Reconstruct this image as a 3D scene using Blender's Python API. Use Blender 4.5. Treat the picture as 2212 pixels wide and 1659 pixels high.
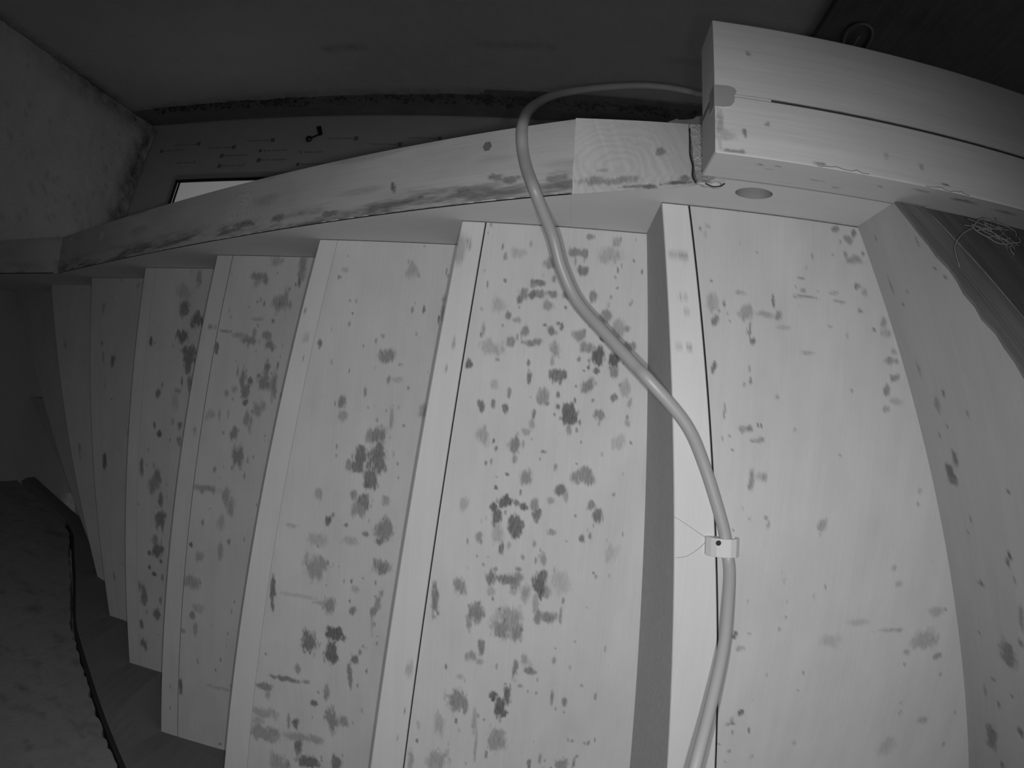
import bpy, bmesh, math, random
import numpy as np
from mathutils import Vector, Matrix

# ------------------------------------------------------------------ camera, world, lamps, exposure
for o in list(bpy.data.objects): bpy.data.objects.remove(o)
SC = bpy.context.scene
COL = SC.collection
ZO = 1.2                                     # height of the surveillance camera above the floor
EYE = Vector((0.0, 0.2824, ZO))

cd = bpy.data.cameras.new('surveillance_camera'); cam = bpy.data.objects.new('surveillance_camera', cd)
COL.objects.link(cam); SC.camera = cam
cd.type = 'PANO'                             # 80 degree wide lens with its natural barrel curvature
cd.sensor_width = 36; cd.sensor_height = 27; cd.sensor_fit = 'HORIZONTAL'
cd.clip_start = 0.02; cd.clip_end = 50
cd.panorama_type = 'FISHEYE_LENS_POLYNOMIAL'
cd.fisheye_fov = math.radians(170)
cd.fisheye_polynomial_k0 = 0.0
cd.fisheye_polynomial_k1 = -0.0357406
cd.fisheye_polynomial_k2 = -5.7915e-05
cd.fisheye_polynomial_k3 = 1.42193e-06
cd.fisheye_polynomial_k4 = -2.52461e-07
RIGHT = Vector((0.994916, -0.077509, 0.064302)); DOWN = Vector((0.075073, 0.996396, 0.039474)); FWD = Vector((-0.067130, -0.034446, 0.997149))
m = Matrix.Identity(4)
for i in range(3): m[i][0], m[i][1], m[i][2], m[i][3] = RIGHT[i], -DOWN[i], -FWD[i], EYE[i]
cam.matrix_world = m

W = bpy.data.worlds.new('overcast_sky'); SC.world = W; W.use_nodes = True
bg = W.node_tree.nodes['Background']; bg.inputs[0].default_value = (1, 1, 1, 1); bg.inputs[1].default_value = 0.25

def ir_lamp(dx, dy, watts, aim, cone, blend):
    l = bpy.data.lights.new('infrared_lamp', 'SPOT'); l.energy = watts; l.spot_size = math.radians(cone); l.spot_blend = blend
    l.shadow_soft_size = 0.007
    o = bpy.data.objects.new('infrared_lamp', l); COL.objects.link(o)
    p = EYE + RIGHT*dx + DOWN*dy - FWD*0.005
    o.location = p
    o.rotation_euler = (Vector(aim) + Vector((0, 0, ZO)) - p).to_track_quat('-Z', 'Y').to_euler()
ir_lamp(-0.030, 0.012, 16.0, (-0.06, 0.60, 1.0), 117, 1.0)
ir_lamp(0.030, 0.012, 16.0, (0.02, 0.63, 1.0), 117, 1.0)

vs = SC.view_settings
SC.display_settings.display_device = 'sRGB'
vs.view_transform = 'Standard'; vs.look = 'None'; vs.exposure = 0.0; vs.gamma = 1.0; vs.use_curve_mapping = False
SC.cycles.max_bounces = 6

# ------------------------------------------------------------------ materials
def nodes(name):
    mt = bpy.data.materials.new(name); mt.use_nodes = True
    nt = mt.node_tree; nt.nodes.clear()
    out = nt.nodes.new('ShaderNodeOutputMaterial'); b = nt.nodes.new('ShaderNodeBsdfPrincipled')
    nt.links.new(b.outputs[0], out.inputs[0])
    return mt, nt, b
def N(nt, t, **kw):
    n = nt.nodes.new(t)
    for k, v in kw.items(): setattr(n, k, v)
    return n
def L(nt, a, b): nt.links.new(a, b)
def math_n(nt, op, a, b=None, clamp=False):
    n = N(nt, 'ShaderNodeMath', operation=op, use_clamp=clamp)
    for i, v in enumerate((a, b)):
        if v is None: continue
        if isinstance(v, (int, float)): n.inputs[i].default_value = v
        else: L(nt, v, n.inputs[i])
    return n.outputs[0]
def ramp(nt, x, a, b, lo=0.0, hi=1.0):
    n = N(nt, 'ShaderNodeMapRange', interpolation_type='SMOOTHSTEP')
    L(nt, x, n.inputs[0])
    n.inputs[1].default_value = a; n.inputs[2].default_value = b; n.inputs[3].default_value = lo; n.inputs[4].default_value = hi
    return n.outputs[0]
def noise(nt, vec, sc, detail=3.0, rough=0.6):
    n = N(nt, 'ShaderNodeTexNoise'); n.inputs['Scale'].default_value = sc; n.inputs['Detail'].default_value = detail; n.inputs['Roughness'].default_value = rough
    if vec is not None: L(nt, vec, n.inputs['Vector'])
    return n.outputs['Fac']

def wood(name, alb, grain=0.12, blotch=0.10, rough=0.75, speck=0.0, bump=0.15, stain_dark=0.79, gscale=1.0, rings=()):
    """Bare planed softwood as an infrared camera sees it: U of the UV map (metres) runs along the grain; 'stain' holds mould, knots and some painted shade."""
    mt, nt, b = nodes(name)
    uv = N(nt, 'ShaderNodeUVMap', uv_map='grain')
    def mapped(su, sv):
        mp = N(nt, 'ShaderNodeMapping'); L(nt, uv.outputs[0], mp.inputs[0]); mp.inputs['Scale'].default_value = (su*gscale, sv*gscale, 1); return mp.outputs[0]
    fine = noise(nt, mapped(6, 260), 1.0, 4, 0.65)
    ring = noise(nt, mapped(1.2, 45), 1.0, 3, 0.6)
    blot = noise(nt, mapped(7, 14), 1.0, 4, 0.6)
    st = N(nt, 'ShaderNodeAttribute', attribute_name='stain').outputs['Fac']
    streak = noise(nt, mapped(70, 420), 1.0, 3, 0.7)
    eat = math_n(nt, 'ADD', st, math_n(nt, 'MULTIPLY', math_n(nt, 'SUBTRACT', streak, 0.5), math_n(nt, 'MULTIPLY', ramp(nt, st, 0.02, 0.35), 0.75)), True)
    v = math_n(nt, 'ADD', math_n(nt, 'MULTIPLY', math_n(nt, 'SUBTRACT', fine, 0.5), grain*1.3), math_n(nt, 'MULTIPLY', math_n(nt, 'SUBTRACT', ring, 0.5), grain*1.2))
    v = math_n(nt, 'ADD', v, math_n(nt, 'MULTIPLY', math_n(nt, 'SUBTRACT', blot, 0.5), blotch*2))
    v = math_n(nt, 'MULTIPLY', math_n(nt, 'ADD', v, 1.0), alb)
    for rc, rr, amp in rings:                 # flat-sawn growth rings round a knot
        ps = N(nt, 'ShaderNodeNewGeometry').outputs['Position']
        sb_ = N(nt, 'ShaderNodeVectorMath', operation='SUBTRACT'); L(nt, ps, sb_.inputs[0]); sb_.inputs[1].default_value = (rc[0], rc[1], rc[2]+ZO)
        ln_ = N(nt, 'ShaderNodeVectorMath', operation='LENGTH'); L(nt, sb_.outputs[0], ln_.inputs[0])
        dd = math_n(nt, 'ADD', ln_.outputs['Value'], math_n(nt, 'MULTIPLY', noise(nt, ps, 14, 3), 0.06))
        wv = math_n(nt, 'SINE', math_n(nt, 'MULTIPLY', dd, 620.0))
        v = math_n(nt, 'MULTIPLY', v, math_n(nt, 'ADD', 1.0, math_n(nt, 'MULTIPLY', wv, math_n(nt, 'MULTIPLY', ramp(nt, ln_.outputs['Value'], rr*0.4, rr, 1.0, 0.0), amp))))
    if speck:
        sp = noise(nt, mapped(60, 170), 1.0, 2, 0.5)
        v = math_n(nt, 'MULTIPLY', v, ramp(nt, sp, 0.70, 0.80, 1.0, 1.0 - speck))
    v = math_n(nt, 'MULTIPLY', v, math_n(nt, 'SUBTRACT', 1.0, math_n(nt, 'MULTIPLY', eat, stain_dark)))
    c = N(nt, 'ShaderNodeCombineColor')
    for i in range(3): L(nt, v, c.inputs[i])
    L(nt, c.outputs[0], b.inputs['Base Color'])
    b.inputs['Roughness'].default_value = rough; b.inputs['Specular IOR Level'].default_value = 0.25
    bp = N(nt, 'ShaderNodeBump'); bp.inputs['Strength'].default_value = bump; bp.inputs['Distance'].default_value = 0.001
    L(nt, fine, bp.inputs['Height']); L(nt, bp.outputs[0], b.inputs['Normal'])
    return mt
def plaster(name, alb, var=0.35, bump=0.6, sc=1.0, dark=0.8):
    mt, nt, b = nodes(name)
    g = N(nt, 'ShaderNodeNewGeometry').outputs['Position']
    a1 = noise(nt, g, 6*sc, 5, 0.65); a2 = noise(nt, g, 70*sc, 4, 0.7); a3 = noise(nt, g, 260*sc, 2, 0.6)
    st = N(nt, 'ShaderNodeAttribute', attribute_name='stain').outputs['Fac']
    st = math_n(nt, 'ADD', st, math_n(nt, 'MULTIPLY', math_n(nt, 'SUBTRACT', a2, 0.5), math_n(nt, 'MULTIPLY', ramp(nt, st, 0.02, 0.3), 1.2)), True)
    v = math_n(nt, 'ADD', math_n(nt, 'MULTIPLY', math_n(nt, 'SUBTRACT', a1, 0.5), var), math_n(nt, 'MULTIPLY', math_n(nt, 'SUBTRACT', a2, 0.5), var*0.8))
    v = math_n(nt, 'MULTIPLY', math_n(nt, 'ADD', v, 1.0), alb)
    v = math_n(nt, 'MULTIPLY', v, math_n(nt, 'SUBTRACT', 1.0, math_n(nt, 'MULTIPLY', st, dark)))
    c = N(nt, 'ShaderNodeCombineColor')
    for i in range(3): L(nt, v, c.inputs[i])
    L(nt, c.outputs[0], b.inputs['Base Color']); b.inputs['Roughness'].default_value = 0.95; b.inputs['Specular IOR Level'].default_value = 0.1
    bp = N(nt, 'ShaderNodeBump'); bp.inputs['Strength'].default_value = bump; bp.inputs['Distance'].default_value = 0.004
    L(nt, math_n(nt, 'ADD', a2, math_n(nt, 'MULTIPLY', a3, 0.5)), bp.inputs['Height']); L(nt, bp.outputs[0], b.inputs['Normal'])
    return mt
def plain(name, alb, rough=0.5, metal=0.0, var=0.06, spec=0.4, sc=40):
    mt, nt, b = nodes(name)
    g = N(nt, 'ShaderNodeNewGeometry').outputs['Position']
    v = math_n(nt, 'MULTIPLY', math_n(nt, 'ADD', math_n(nt, 'MULTIPLY', math_n(nt, 'SUBTRACT', noise(nt, g, sc, 3), 0.5), var*2), 1.0), alb)
    c = N(nt, 'ShaderNodeCombineColor')
    for i in range(3): L(nt, v, c.inputs[i])
    L(nt, c.outputs[0], b.inputs['Base Color']); b.inputs['Roughness'].default_value = rough; b.inputs['Metallic'].default_value = metal; b.inputs['Specular IOR Level'].default_value = spec
    return mt
M_TREAD = wood('planed_spruce', 0.56, 0.10, 0.09, speck=0.10)
M_STEP = [M_TREAD]
M_RISER = wood('planed_spruce_edge', 0.60, 0.08, 0.07, speck=0.08)
M_RISERF = wood('planed_spruce_back', 0.43, 0.12, 0.12, speck=0.12)
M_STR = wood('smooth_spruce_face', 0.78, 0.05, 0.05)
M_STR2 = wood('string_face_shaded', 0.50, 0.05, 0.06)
M_STRB = wood('sawn_spruce_edge', 0.50, 0.16, 0.26, bump=0.4, gscale=0.8, rings=(((-0.627, -0.05, 1.329), 0.075, 0.07), ((-0.854, -0.068, 1.459), 0.06, 0.05)))
M_STRL = wood('sawn_spruce_end_piece', 0.56, 0.05, 0.14, bump=0.3, rings=(((0.045, -0.028, 0.945), 0.12, 0.045),))
M_BEAM = wood('planed_beam_spruce', 0.60, 0.20, 0.11)
M_BEAMS = wood('beam_side', 0.70, 0.08, 0.08)
M_BEAME = wood('beam_end_grain', 0.30, 0.10, 0.1)
M_DARKW = wood('old_dark_boards', 0.095, 0.4, 0.35, bump=0.5)
M_PANEL = wood('dark_door_wood', 0.16, 0.5, 0.3, bump=0.4)
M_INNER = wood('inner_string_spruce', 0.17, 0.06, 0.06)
M_JOINT = plain('dark_joint', 0.14, 0.95, var=0.5, sc=90)
M_SHADE = plain('dark_gap_shade', 0.03, 0.95)  # near-black standing in for the shade inside open gaps
M_CABLE = plain('grey_cable_sheath', 0.36, 0.42, var=0.03, spec=0.5)
M_CLIP = plain('pale_plastic_clip', 0.60, 0.4, var=0.03, spec=0.5)
M_STEEL = plain('dark_steel', 0.10, 0.22, metal=0.9)
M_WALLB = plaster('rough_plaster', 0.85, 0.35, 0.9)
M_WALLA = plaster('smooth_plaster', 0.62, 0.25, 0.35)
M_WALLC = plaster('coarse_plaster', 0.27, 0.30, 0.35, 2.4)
M_CEIL = plaster('window_board', 0.42, 0.12, 0.15)
M_DEBRIS = plaster('dark_foam_debris', 0.10, 0.5, 0.8)
M_FLOOR = plaster('screed_floor', 0.22, 0.3, 0.4)
M_MEMB = plain('grey_sealing_membrane', 0.52, 0.6, var=0.08, sc=12)
M_PRINT = plain('membrane_print', 0.20, 0.7)
M_FRAME = plain('window_frame_plastic', 0.34, 0.5)
M_GASK = plain('black_gasket', 0.02, 0.7)
M_GLUE = plaster('expanding_foam', 0.50, 0.25, 0.6, 2.0)
M_SCRAP = plaster('grey_foam_scrap', 0.16, 0.25, 0.6, 2.0)
M_WEB = plain('cobweb_silk', 0.27, 0.9)
M_HAIR = plain('dark_hair', 0.24, 0.8)
def glass_mat():
    mt = bpy.data.materials.new('window_glass'); mt.use_nodes = True; nt = mt.node_tree; nt.nodes.clear()
    out = N(nt, 'ShaderNodeOutputMaterial'); t = N(nt, 'ShaderNodeBsdfTransparent'); g = N(nt, 'ShaderNodeBsdfGlossy'); mx = N(nt, 'ShaderNodeMixShader')
    t.inputs[0].default_value = (0.86, 0.86, 0.86, 1); g.inputs['Roughness'].default_value = 0.05
    fr = N(nt, 'ShaderNodeFresnel'); fr.inputs[0].default_value = 1.45
    L(nt, fr.outputs[0], mx.inputs[0]); L(nt, t.outputs[0], mx.inputs[1]); L(nt, g.outputs[0], mx.inputs[2]); L(nt, mx.outputs[0], out.inputs[0])
    return mt
M_GLASS = glass_mat()

# mould spots, knots and one painted shadow edge, per board: x, y, radius across, radius along, strength (1x = strip of riser x, 2 = lowest riser in y, z)
SPOTS = {
 4: [(-.0346,.058,.0128,.0067,.5), (.0224,.0138,.0066,.0039,.5), (.0617,.0178,.0071,.0061,.35), (-.0006,.0404,.0094,.006,.6), (.0145,.0387,.0059,.006,.6), (.0533,.0392,.0165,.012,.3), (.0139,.0664,.0082,.0067,.7), (-.1,.09,.0021,.0033,.7), (-.1265,.0953,.0012,.0036,.6), (-.051,.0898,.0098,.0043,.7), (-.0565,.0942,.0058,.0035,.5), (-.0283,.0815,.0028,.0047,.5), (-.0718,.1071,.0081,.0071,.6), (-.0763,.1157,.0046,.0066,.7), (-.0565,.1091,.0058,.0059,.8), (-.0462,.1077,.0093,.0059,.6), (-.029,.1048,.0081,.0047,.6), (-.008,.106,.0051,.0052,.6), (-.0345,.1245,.0081,.007,.45), (-.0079,.1237,.0019,.0023,.7), (.0325,.1029,.0058,.0082,.6), (-.1087,.1273,.0093,.0094,.25), (-.0908,.1414,.0046,.0051,.65), (-.0769,.1474,.0058,.0035,.4), (.053,.1319,.0081,.0093,.6), (.034,.1439,.0058,.007,.5), (-.0371,.1527,.0032,.0019,.7), (-.0178,.1478,.0028,.0028,.7), (-.0112,.1527,.0035,.0051,.8), (-.0255,.16,.0065,.0065,.7), (.0718,.1514,.0093,.0116,.4), (.0855,.148,.0047,.0046,.5), (-.0659,.163,.0046,.0058,.6), (-.0756,.1729,.0018,.0046,.5), (-.0858,.1814,.0065,.0065,.55), (-.0525,.1789,.0115,.0051,.6), (-.0186,.185,.0069,.0092,.45), (.0149,.1616,.0092,.0074,.55), (.0506,.1658,.0042,.0037,.85), (.0907,.1732,.007,.0058,.6), (-.1267,.1637,.0023,.0093,.4), (-.1129,.1907,.0139,.0093,.3), (-.1435,.2161,.0042,.0074,.85), (-.1023,.2074,.0035,.0023,.5), (.0261,.1793,.0104,.0069,.55), (.0437,.1907,.0088,.0127,.95), (.0714,.1978,.0081,.0115,.95), (.0679,.2142,.0065,.0069,.6), (.0436,.2149,.0058,.0051,.8), (.0171,.1992,.0023,.0032,.6), (.0323,.2089,.0021,.0028,.8), (.0258,.2144,.0012,.0015,.8), (-.0563,.2102,.0028,.0046,.7), (-.0539,.2292,.0037,.008,.75), (-.0132,.2261,.0115,.0087,.8), (-.0217,.2049,.0028,.0069,.35), (.0314,.2377,.0092,.0092,.6), (.0369,.2338,.0035,.0046,.5), (.0796,.2325,.0019,.0023,.6), (.088,.2358,.0081,.0092,.3), (-.0812,.2554,.0037,.0064,.65), (-.1039,.2456,.0042,.0058,.25), (-.0327,.2563,.0087,.0092,.5), (-.0089,.2522,.0028,.005,.7), (-.0251,.2661,.0041,.0034,.6), (-.12,.2773,.0058,.0081,.75), (-.1035,.2744,.0035,.0057,.65), (-.0858,.2788,.0046,.0069,.75), (-.0087,.2706,.0034,.0032,.75), (.0157,.2584,.0018,.0037,.75), (.0422,.2587,.0023,.0027,.6), (.0719,.2531,.0051,.005,.7), (.0966,.257,.0028,.0064,.4), (.0093,.2796,.0115,.0126,.9), (.0169,.2893,.0046,.0057,.9), (.0255,.2898,.0018,.0034,.7), (.0542,.2797,.0081,.0069,.6), (-.0421,.2835,.0034,.0057,.7), (-.0123,.2824,.0018,.0023,.5), (.0954,.287,.0046,.0046,.4), (-.0446,.2963,.0041,.0069,.4), (-.1155,.3204,.0081,.0104,.35), (.0099,.3025,.0034,.0069,.5), (-.0529,.3085,.0057,.0046,.4), (-.0992,.3272,.0018,.0032,.8), (-.0948,.3391,.0021,.0037,.7), (-.0673,.3304,.0097,.0111,.65), (-.0657,.351,.0035,.0058,.5), (.1035,.3152,.0019,.0023,.6), (.0859,.3142,.0093,.0092,.25), (-.024,.3385,.0034,.0023,.6), (-.0289,.3493,.0012,.0015,.7), (.0297,.3199,.0014,.0015,.6), (.026,.3513,.0012,.0015,.7), (-.0823,.0457,.0094,.006,.2), (-.0892,.0473,.0059,.006,.25), (-.0752,.3755,.0027,.0027,.8), (-.0465,.3767,.0081,.0095,.55), (-.0516,.3812,.0022,.0082,.6), (.0383,.3693,.0149,.0104,.6), (.0452,.3696,.006,.0076,.6), (-.0899,.3968,.0024,.003,.8), (-.0534,.3997,.0022,.0041,.6), (.0051,.3937,.0081,.0071,.75), (.0126,.4022,.0041,.0069,.4), (-.0747,.4167,.0082,.0077,.9), (-.0912,.4259,.0055,.0055,.9), (-.0839,.4391,.0076,.0125,.85), (-.0583,.417,.0054,.005,.7), (-.0466,.4207,.0049,.005,.85), (-.0325,.4168,.0068,.0077,.55), (-.0272,.4315,.0068,.0097,.75), (-.0569,.4521,.0104,.0125,.85), (-.0086,.4093,.0049,.0055,.4), (.0515,.4122,.006,.0055,.6), (.0633,.4275,.0082,.0089,.75), (-.1356,.4272,.005,.0083,.3), (-.0819,.4655,.0077,.0126,.3), (-.1088,.4737,.0044,.0056,.5), (-.0032,.4574,.0068,.0042,.5), (-.0269,.4753,.0019,.0045,.6), (.0424,.4638,.0041,.0062,.7), (-.0745,.4902,.0038,.0099,.75), (-.0423,.4987,.0033,.0034,.5), (-.0122,.4976,.006,.0079,.45), (.021,.4687,.0014,.0017,.5), (-.087,.5344,.0077,.0101,.75), (-.0805,.5208,.0028,.0029,.5), (-.0614,.5357,.0152,.0063,.7), (-.0502,.5381,.0096,.0145,.55), (-.0477,.5169,.0041,.0029,.6), (-.0155,.5395,.0124,.0159,.9), (-.0086,.523,.006,.0086,.8), (-.0023,.5485,.0069,.0073,.5), (-.0334,.557,.0061,.0117,.4), (-.1326,.5516,.0084,.0111,.55), (-.085,.5545,.0061,.0058,.3), (-.1702,.5845,.0063,.0224,.7), (-.1045,.595,.0118,.0135,.65), (-.1146,.6126,.0034,.0121,.5), (-.102,.5778,.0025,.003,.7), (-.0918,.596,.0017,.0024,.7), (-.0127,.5891,.005,.0089,.6), (.0053,.5885,.0125,.0083,.65), (.0222,.5907,.0022,.0119,.5), (-.017,.5717,.0041,.0118,.4), (-.0548,.6034,.0195,.0211,.45), (-.0648,.6195,.0084,.0121,.6), (-.041,.6187,.0084,.0121,.6), (-.0619,.6026,.0022,.0045,.8), (-.0344,.6135,.0028,.0036,.8), (-.0457,.5951,.007,.0075,.5), (-.0938,.6486,.0051,.0093,.65), (-.1084,.6642,.0071,.0078,.45), (-.0936,.6719,.0071,.0047,.35), (-.1464,.6862,.002,.0048,.6), (-.0677,.6763,.0017,.0047,.6), (-.0394,.682,.0042,.0142,.65), (-.0161,.6813,.0079,.0063,.65), (-.0261,.6634,.007,.0094,.4), (-.1234,.7009,.0058,.0048,.3), (.0187,.6595,.0028,.0047,.5), (-.0296,.7081,.0034,.0026,.5), (-.1265,.7471,.0161,.0183,.6), (-.1131,.752,.0044,.0117,.6), (-.0687,.7301,.0063,.0092,.9), (-.0482,.7263,.0063,.0147,.85), (-.0566,.7503,.0092,.0133,.9), (.0214,.7246,.0023,.0164,.6), (.0411,.7296,.0043,.0066,.6), (.0429,.7477,.0017,.002,.6), (-.0955,.7768,.0041,.0205,.35), (-.0612,.8071,.0132,.0193,.45), (-.1868,.8283,.0021,.005,.7), (-.1864,.7965,.0024,.0069,.3), (-.1523,.7913,.0075,.0173,.3), (-.1523,.8589,.0152,.0184,.4), (-.1962,.8699,.0047,.0149,.4), (-.0737,.8406,.0024,.0079,.6), (-.0911,.8249,.0018,.0214,.4), (-.0031,.8508,.0024,.0091,.7), (.0135,.8384,.0018,.0108,.5), (.047,.8464,.0089,.0127,.55), (.0674,.843,.0024,.0109,.6), (.0653,.6987,.0023,.0026,.5), (.0697,.52,.0022,.0029,.4), (.0606,.5692,.0012,.0015,.5), (.0184,.5324,.0124,.0144,.2), (.0881,.4817,.0083,.0142,.2)],
 14: [(-.1697,.1882,.0028,.0058,.45), (-.1773,.2274,.0019,.0033,.5), (-.1724,.0438,.0095,.0146,.35), (-.1605,.0304,.0043,.0015,.6), (-.1572,.0405,.0028,.0024,.4), (-.1626,.0603,.0019,.0019,.3), (-.2111,.779,.0076,.0015,.6), (-.2083,.7741,.0012,.0051,.6), (-.2037,.6972,.0053,.0096,.3), (-.2189,.8265,.0019,.0028,.4)],
 5: [(-.28,.0503,.0084,.0112,.3), (-.2678,.0595,.0022,.0042,.4), (-.2732,.1202,.0022,.0044,.5), (-.3215,.1696,.0034,.0033,.4), (-.3105,.2025,.0126,.0109,.6), (-.3187,.2058,.0084,.0055,.5), (-.2854,.2171,.0039,.0022,.4), (-.305,.243,.0034,.006,.5), (-.2888,.2432,.0083,.0041,.25), (-.3861,.2903,.0073,.0096,.6), (-.3445,.2692,.0028,.0076,.5), (-.3827,.3148,.0072,.0069,.35), (-.3159,.3432,.0141,.0122,.65), (-.3315,.3433,.0062,.0109,.5), (-.309,.3413,.0084,.0122,.6), (-.3444,.3829,.0114,.0165,.8), (-.3145,.3828,.0155,.0191,.75), (-.3649,.3988,.0058,.0083,.5), (-.2945,.3101,.0034,.0162,.4), (-.2713,.3217,.0022,.0027,.5), (-.2404,.2921,.0068,.0107,.4), (-.2197,.1148,.0033,.0164,.5), (-.2247,.1356,.0019,.0068,.8), (-.4049,.0558,.0074,.0034,.25), (-.3498,.4007,.0118,.0097,.75), (-.3251,.4178,.0134,.0162,.75), (-.3294,.4296,.0084,.0081,.8), (-.3033,.3945,.004,.008,.5), (-.3545,.4509,.0054,.0072,.55), (-.3343,.4596,.0135,.0115,.7), (-.3419,.4736,.0118,.0132,.5), (-.2926,.4567,.0066,.0072,.4), (-.3971,.5034,.0052,.0074,.8), (-.389,.4924,.0042,.0033,.5), (-.364,.5078,.0052,.0033,.6), (-.2943,.5112,.0166,.0199,.6), (-.3016,.5304,.0094,.005,.7), (-.2848,.5035,.005,.0132,.6), (-.3266,.5183,.0061,.004,.6), (-.3556,.537,.0137,.0067,.25), (-.2943,.5749,.0151,.0108,.65), (-.349,.6096,.0021,.0041,.7), (-.304,.6059,.0017,.0041,.7), (-.3415,.6242,.0069,.0052,.3), (-.3893,.663,.01,.0143,.55), (-.3453,.6652,.0063,.0089,.65), (-.3064,.6614,.0062,.0106,.6), (-.2989,.6445,.0061,.0105,.5), (-.293,.6245,.0034,.0062,.5), (-.3518,.6474,.0014,.0028,.8), (-.3773,.7172,.0179,.0147,.9), (-.3837,.7591,.0116,.0189,.85), (-.3392,.7591,.0064,.009,.75), (-.329,.7444,.0028,.0055,.6), (-.3474,.7926,.005,.0231,.65), (-.3921,.8397,.0067,.0119,.5), (-.3811,.898,.0132,.0207,.6), (-.3572,.8974,.0074,.0124,.5), (-.3724,.9942,.0108,.0156,.7), (-.3082,.6865,.0021,.0143,.3), (-.4184,.4594,.0066,.0109,.35), (-.4674,.5209,.0102,.0032,.3), (-.4178,.5384,.0166,.0096,.25), (-.4174,.5933,.0201,.0196,.45), (-.502,.653,.005,.0239,.8), (-.4532,.6518,.0344,.0034,.2), (-.4054,.6594,.0169,.0033,.3), (-.4261,.7401,.0156,.0212,.75), (-.517,.7822,.0019,.0029,.6), (-.452,.8003,.0054,.0081,.5), (-.4771,.8263,.0273,.0052,.7), (-.5194,.8534,.0151,.0077,.6), (-.5144,.8714,.0057,.0078,.4), (-.4345,.8245,.0071,.0037,.5), (-.419,.8682,.0064,.0057,.8), (-.5231,.9124,.023,.01,.35), (-.537,.9336,.0118,.0073,.3), (-.4572,.9229,.0067,.01,.75), (-.4715,.9163,.003,.016,.5), (-.5249,.959,.0311,.0145,.45), (-.4543,.9522,.0224,.0082,.35), (-.4182,.9481,.0146,.0081,.4), (-.453,.9744,.0083,.0146,.75), (-.432,1.0068,.0225,.0128,.8), (-.5012,1.0219,.0157,.0174,.4), (-.4769,1.0242,.0058,.013,.5), (-.4377,.1883,.0042,.0089,.8)],  # one mark here is a shadow edge painted beside the next riser
 15: [(-.4709,.1323,.0024,.004,.5), (-.4641,.1815,.0054,.0056,.3), (-.4664,.2195,.0018,.002,.5), (-.4691,.2295,.0015,.0017,.5)],
 6: [(-.6499,.0445,.0165,.0074,.5), (-.6327,.049,.0073,.01,.5), (-.6505,.0545,.0074,.0117,.3), (-.6086,.0116,.0144,.0084,.3), (-.5517,.0233,.0087,.0198,.5), (-.555,.053,.0035,.0131,.7), (-.5937,.1003,.0195,.0147,.45), (-.5802,.0932,.0053,.0196,.4), (-.5703,.1025,.0035,.0098,.4), (-.6048,.1373,.0043,.0042,.6), (-.6403,.1351,.0109,.0033,.3), (-.6297,.1018,.0018,.0049,.6), (-.6465,.0992,.0015,.0033,.6), (-.6145,.1697,.0108,.0081,.5), (-.6054,.187,.0107,.0081,.55), (-.6537,.18,.0165,.0082,.5), (-.6457,.1681,.0044,.0098,.4), (-.6828,.1701,.0149,.0049,.35), (-.7159,.1642,.0171,.0023,.5), (-.7331,.1993,.0054,.01,.75), (-.6449,.2658,.0059,.0078,.7), (-.6632,.2606,.0067,.0195,.6), (-.6542,.286,.011,.0114,.65), (-.6767,.2453,.0022,.0098,.5), (-.6079,.234,.0064,.0129,.65), (-.6123,.2634,.0143,.0161,.55), (-.5903,.2682,.0064,.0224,.55), (-.5849,.2308,.0028,.008,.6), (-.6261,.2515,.0036,.0039,.6), (-.6985,.2944,.0045,.0066,.4), (-.6804,.2848,.0075,.0065,.3), (-.6522,.3093,.0052,.0058,.75), (-.622,.3191,.0126,.0145,.4), (-.6477,.3408,.0052,.013,.45), (-.6374,.3561,.0044,.0162,.35), (-.674,.3793,.009,.0124,.6), (-.7119,.34,.0023,.0099,.35), (-.6913,.3349,.0023,.0098,.3), (-.7368,.344,.0117,.0083,.25), (-.6624,.4241,.0119,.0164,.6), (-.6558,.4102,.0056,.0065,.4), (-.7176,.4586,.0039,.0073,.5), (-.6378,.4312,.0015,.0072,.6), (-.6256,.4201,.0015,.0033,.6), (-.6435,.4615,.0022,.0066,.5), (-.7371,.5007,.0303,.0082,.45), (-.6851,.5126,.0084,.0185,.4), (-.6738,.5334,.0084,.0148,.4), (-.7412,.5749,.0031,.0057,.5), (-.7246,.543,.0022,.0019,.5), (-.7713,.6296,.0045,.0055,.85), (-.6758,.6089,.0034,.0057,.6), (-.7488,.6552,.009,.0117,.35), (-.6967,.6312,.006,.0154,.35), (-.6959,.5702,.0086,.0151,.3), (-.7713,.7146,.0229,.0121,.4), (-.7682,.7912,.0065,.0083,.55), (-.7951,.8366,.0096,.0051,.4), (-.7623,.8233,.0056,.0148,.4), (-.7519,.7716,.0137,.0082,.25), (-.81,.9782,.005,.021,.85), (-.7587,.9035,.0024,.0066,.4), (-.7048,.9588,.0277,.0036,.25), (-.712,1.1115,.0039,.0025,.6)],
 16: [(-.7535,.1593,.0137,.0024,.6), (-.7717,.3807,.0056,.006,.4), (-.8444,1.0455,.0026,.0029,.6), (-.8398,.9905,.0031,.0047,.3)],
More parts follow.
